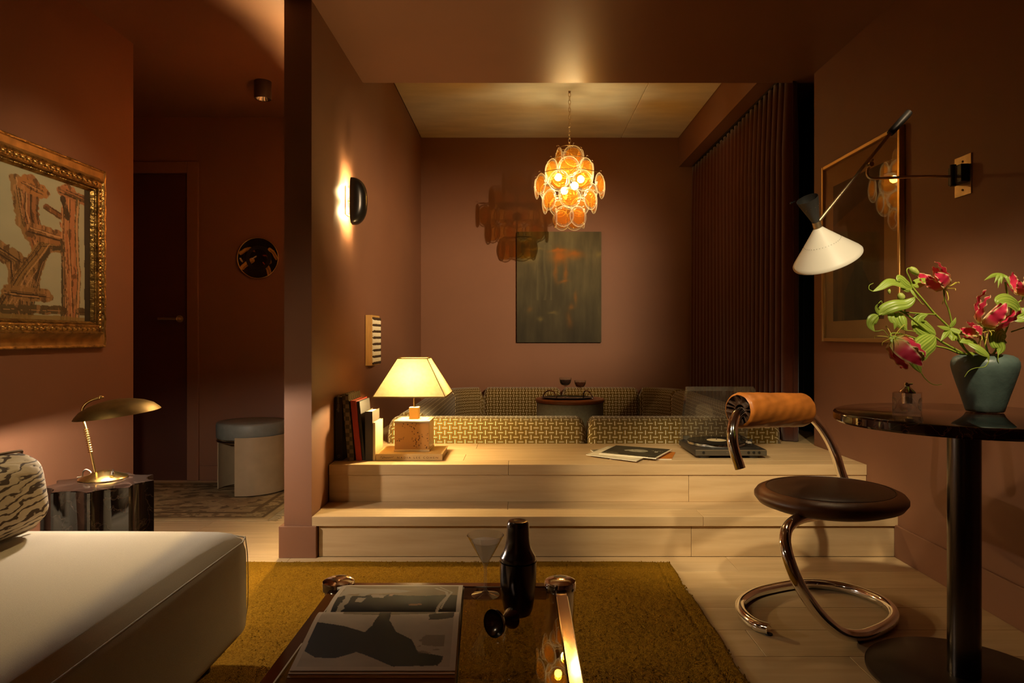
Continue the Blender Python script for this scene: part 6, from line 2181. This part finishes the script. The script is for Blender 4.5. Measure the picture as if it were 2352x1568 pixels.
# stem going far left
s2 = stem_thing('stem stretching far left with drooping leaves and tendrils')
stalk(s2, [P(2215, 812, 1.93), P(2165, 786, 1.90), P(2132, 762, 1.88), P(2105, 740, 1.86), P(2076, 718, 1.84), P(2058, 712, 1.835), P(2035, 716, 1.83), P(2018, 724, 1.83)])
stalk(s2, [P(2150, 722, 1.90), P(2115, 720, 1.875), P(2080, 717, 1.845)], (0.0018, 0.0018), False, 'side_stalk')
leaf(s2, [P(2020, 722, 1.83), P(2035, 708, 1.825), P(2058, 699, 1.82), P(2082, 696, 1.82), P(2096, 688, 1.82), P(2101, 681, 1.82)], 0.0175, (-0.1, -0.9, 0.5), 0.25)
leaf(s2, [P(2018, 724, 1.83), P(2006, 736, 1.825), P(2002, 748, 1.825), P(2010, 762, 1.82)], 0.015, (0.2, -1, 0.1), 0.3, tendril=[P(2018, 760, 1.82), P(2028, 758, 1.82), P(2036, 766, 1.82), P(2042, 774, 1.82)])
leaf(s2, [P(2052, 714, 1.835), P(2054, 728, 1.825), P(2060, 742, 1.82), P(2054, 757, 1.82)], 0.0145, (0.3, -1, 0.1), 0.4)
leaf(s2, [P(2064, 716, 1.835), P(2068, 732, 1.825), P(2076, 748, 1.82), P(2084, 760, 1.82)], 0.0175, (-0.2, -1, 0.2), 0.35, tendril=[P(2096, 760, 1.82), P(2106, 764, 1.82), P(2104, 767, 1.82)])
stalk(s2, [P(2078, 718, 1.84), P(2078, 706, 1.84), P(2074, 692, 1.84)], (0.0018, 0.0014), False, 'bud_stalk')
bud(s2, P(2073, 690, 1.84), P(2066, 672, 1.835), 0.010)
leaf(s2, [P(2018, 722, 1.83), P(2013, 706, 1.825), P(2018, 696, 1.82)], 0.004, (0, -1, 0.2), tendril=[P(2024, 691, 1.82), P(2026, 697, 1.82)])
leaf(s2, [P(2150, 768, 1.885), P(2126, 755, 1.875), P(2112, 742, 1.87), P(2116, 728, 1.87), P(2132, 722, 1.87)], 0.024, (0.1, -1, 0.15), 0.15)

# low stem with the hanging red flower
s3 = stem_thing('low stem with a drooping crimson flower at the left')
stalk(s3, [P(2205, 812, 1.92), P(2175, 800, 1.90), P(2144, 793, 1.88), P(2112, 780, 1.86), P(2085, 771, 1.84), P(2060, 765, 1.83), P(2047, 766, 1.825), P(2045, 772, 1.82)], (0.0030, 0.0018))
gloriosa(s3, P(2052, 779, 1.82), (0.62, -0.05, -0.75), 0.080, (-0.3, -0.3, 0.5), spread=0.40, seed=23)
leaf(s3, [P(2046, 772, 1.82), P(2052, 784, 1.81), P(2060, 796, 1.805)], 0.006, (0, -1, 0.2))
leaf(s3, [P(2050, 771, 1.82), P(2064, 776, 1.81), P(2076, 782, 1.805)], 0.005, (0, -1, 0.3))
leaf(s3, [P(2148, 771, 1.875), P(2138, 782, 1.84), P(2117, 800, 1.81), P(2106, 822, 1.80), P(2108, 840, 1.80), P(2117, 858, 1.80)], 0.027, (-0.25, -1, 0.15), 0.3, tendril=[P(2124, 868, 1.80), P(2136, 879, 1.80), P(2150, 884, 1.80), P(2163, 882, 1.80)])
leaf(s3, [P(2116, 848, 1.80), P(2112, 840, 1.80)], 0.004, (0, -1, 0.2))

# stem with the open red flower in front
s4 = stem_thing('short stem with an open deep red flower above the vase')
stalk(s4, [P(2269, 812, 1.93), P(2262, 785, 1.91), P(2257, 765, 1.90), P(2262, 757, 1.895)], (0.0030, 0.0022))
gloriosa(s4, P(2262, 752, 1.895), (0.45, -0.25, 0.86), 0.086, (0.6, -0.4, -0.35), spread=0.50, seed=37)
gloriosa(s4, P(2250, 764, 1.88), (-0.92, -0.30, 0.22), 0.054, (0.4, -0.5, -0.5), n=4, spread=0.32, seed=41)
leaf(s4, [P(2275, 812, 1.93), P(2252, 800, 1.89), P(2235, 784, 1.87), P(2218, 782, 1.86), P(2204, 786, 1.86)], 0.020, (0, -0.9, 0.6), 0.2)
leaf(s4, [P(2222, 786, 1.86), P(2250, 798, 1.845), P(2270, 815, 1.84), P(2271, 832, 1.84)], 0.012, (0.5, -1, 0.4), 0.2, tendril=[P(2262, 842, 1.84), P(2240, 845, 1.84), P(2225, 852, 1.84), P(2215, 866, 1.84)])
stalk(s4, [P(2235, 820, 1.90), P(2216, 800, 1.89), P(2206, 780, 1.885), P(2200, 765, 1.885)], (0.0026, 0.002), False, 'side_stalk')

# tall stem on the right with pale leaves, a green bloom and a pink flower
s5 = stem_thing('tall stem on the right with broad leaves and a pink flower at the edge')
stalk(s5, [P(2282, 812, 1.96), P(2300, 780, 1.95), P(2313, 752, 1.94), P(2320, 728, 1.93), P(2322, 705, 1.93), P(2313, 672, 1.925), P(2309, 648, 1.92)])
leaf(s5, [P(2312, 772, 1.93), P(2300, 768, 1.90), P(2296, 785, 1.89), P(2300, 800, 1.89), P(2292, 816, 1.89)], 0.0265, (0, -1, 0.1), 0.25, tendril=[P(2292, 826, 1.89), P(2294, 833, 1.89)])
leaf(s5, [P(2348, 724, 1.93), P(2338, 700, 1.90), P(2318, 688, 1.88), P(2296, 690, 1.87), P(2290, 700, 1.87)], 0.026, (0, -0.9, 0.5), 0.15)
leaf(s5, [P(2324, 722, 1.92), P(2340, 724, 1.90), P(2356, 715, 1.89), P(2372, 708, 1.89)], 0.022, (0, -0.9, 0.6), 0.15)
stalk(s5, [P(2322, 762, 1.93), P(2340, 756, 1.92), P(2365, 748, 1.92)], (0.002, 0.0016), False, 'side_stalk')
for e in ((2260, 644), (2284, 650), (2292, 662), (2300, 652), (2322, 662)):
    leaf(s5, [P(2305, 629, 1.92), P((2305 + e[0]) / 2, 628 + (e[1] - 629) * 0.25, 1.905), P(e[0], e[1], 1.90)], 0.0060, (0, -1, 0.3), 0.4)
stalk(s5, [P(2322, 705, 1.93), P(2345, 690, 1.93), P(2350, 680, 1.93)], (0.0022, 0.0018), False, 'flower_stalk')
gloriosa(s5, P(2352, 678, 1.93), (-0.25, -0.25, 0.95), 0.060, (0.5, -0.5, -0.5), spread=0.50, seed=53)
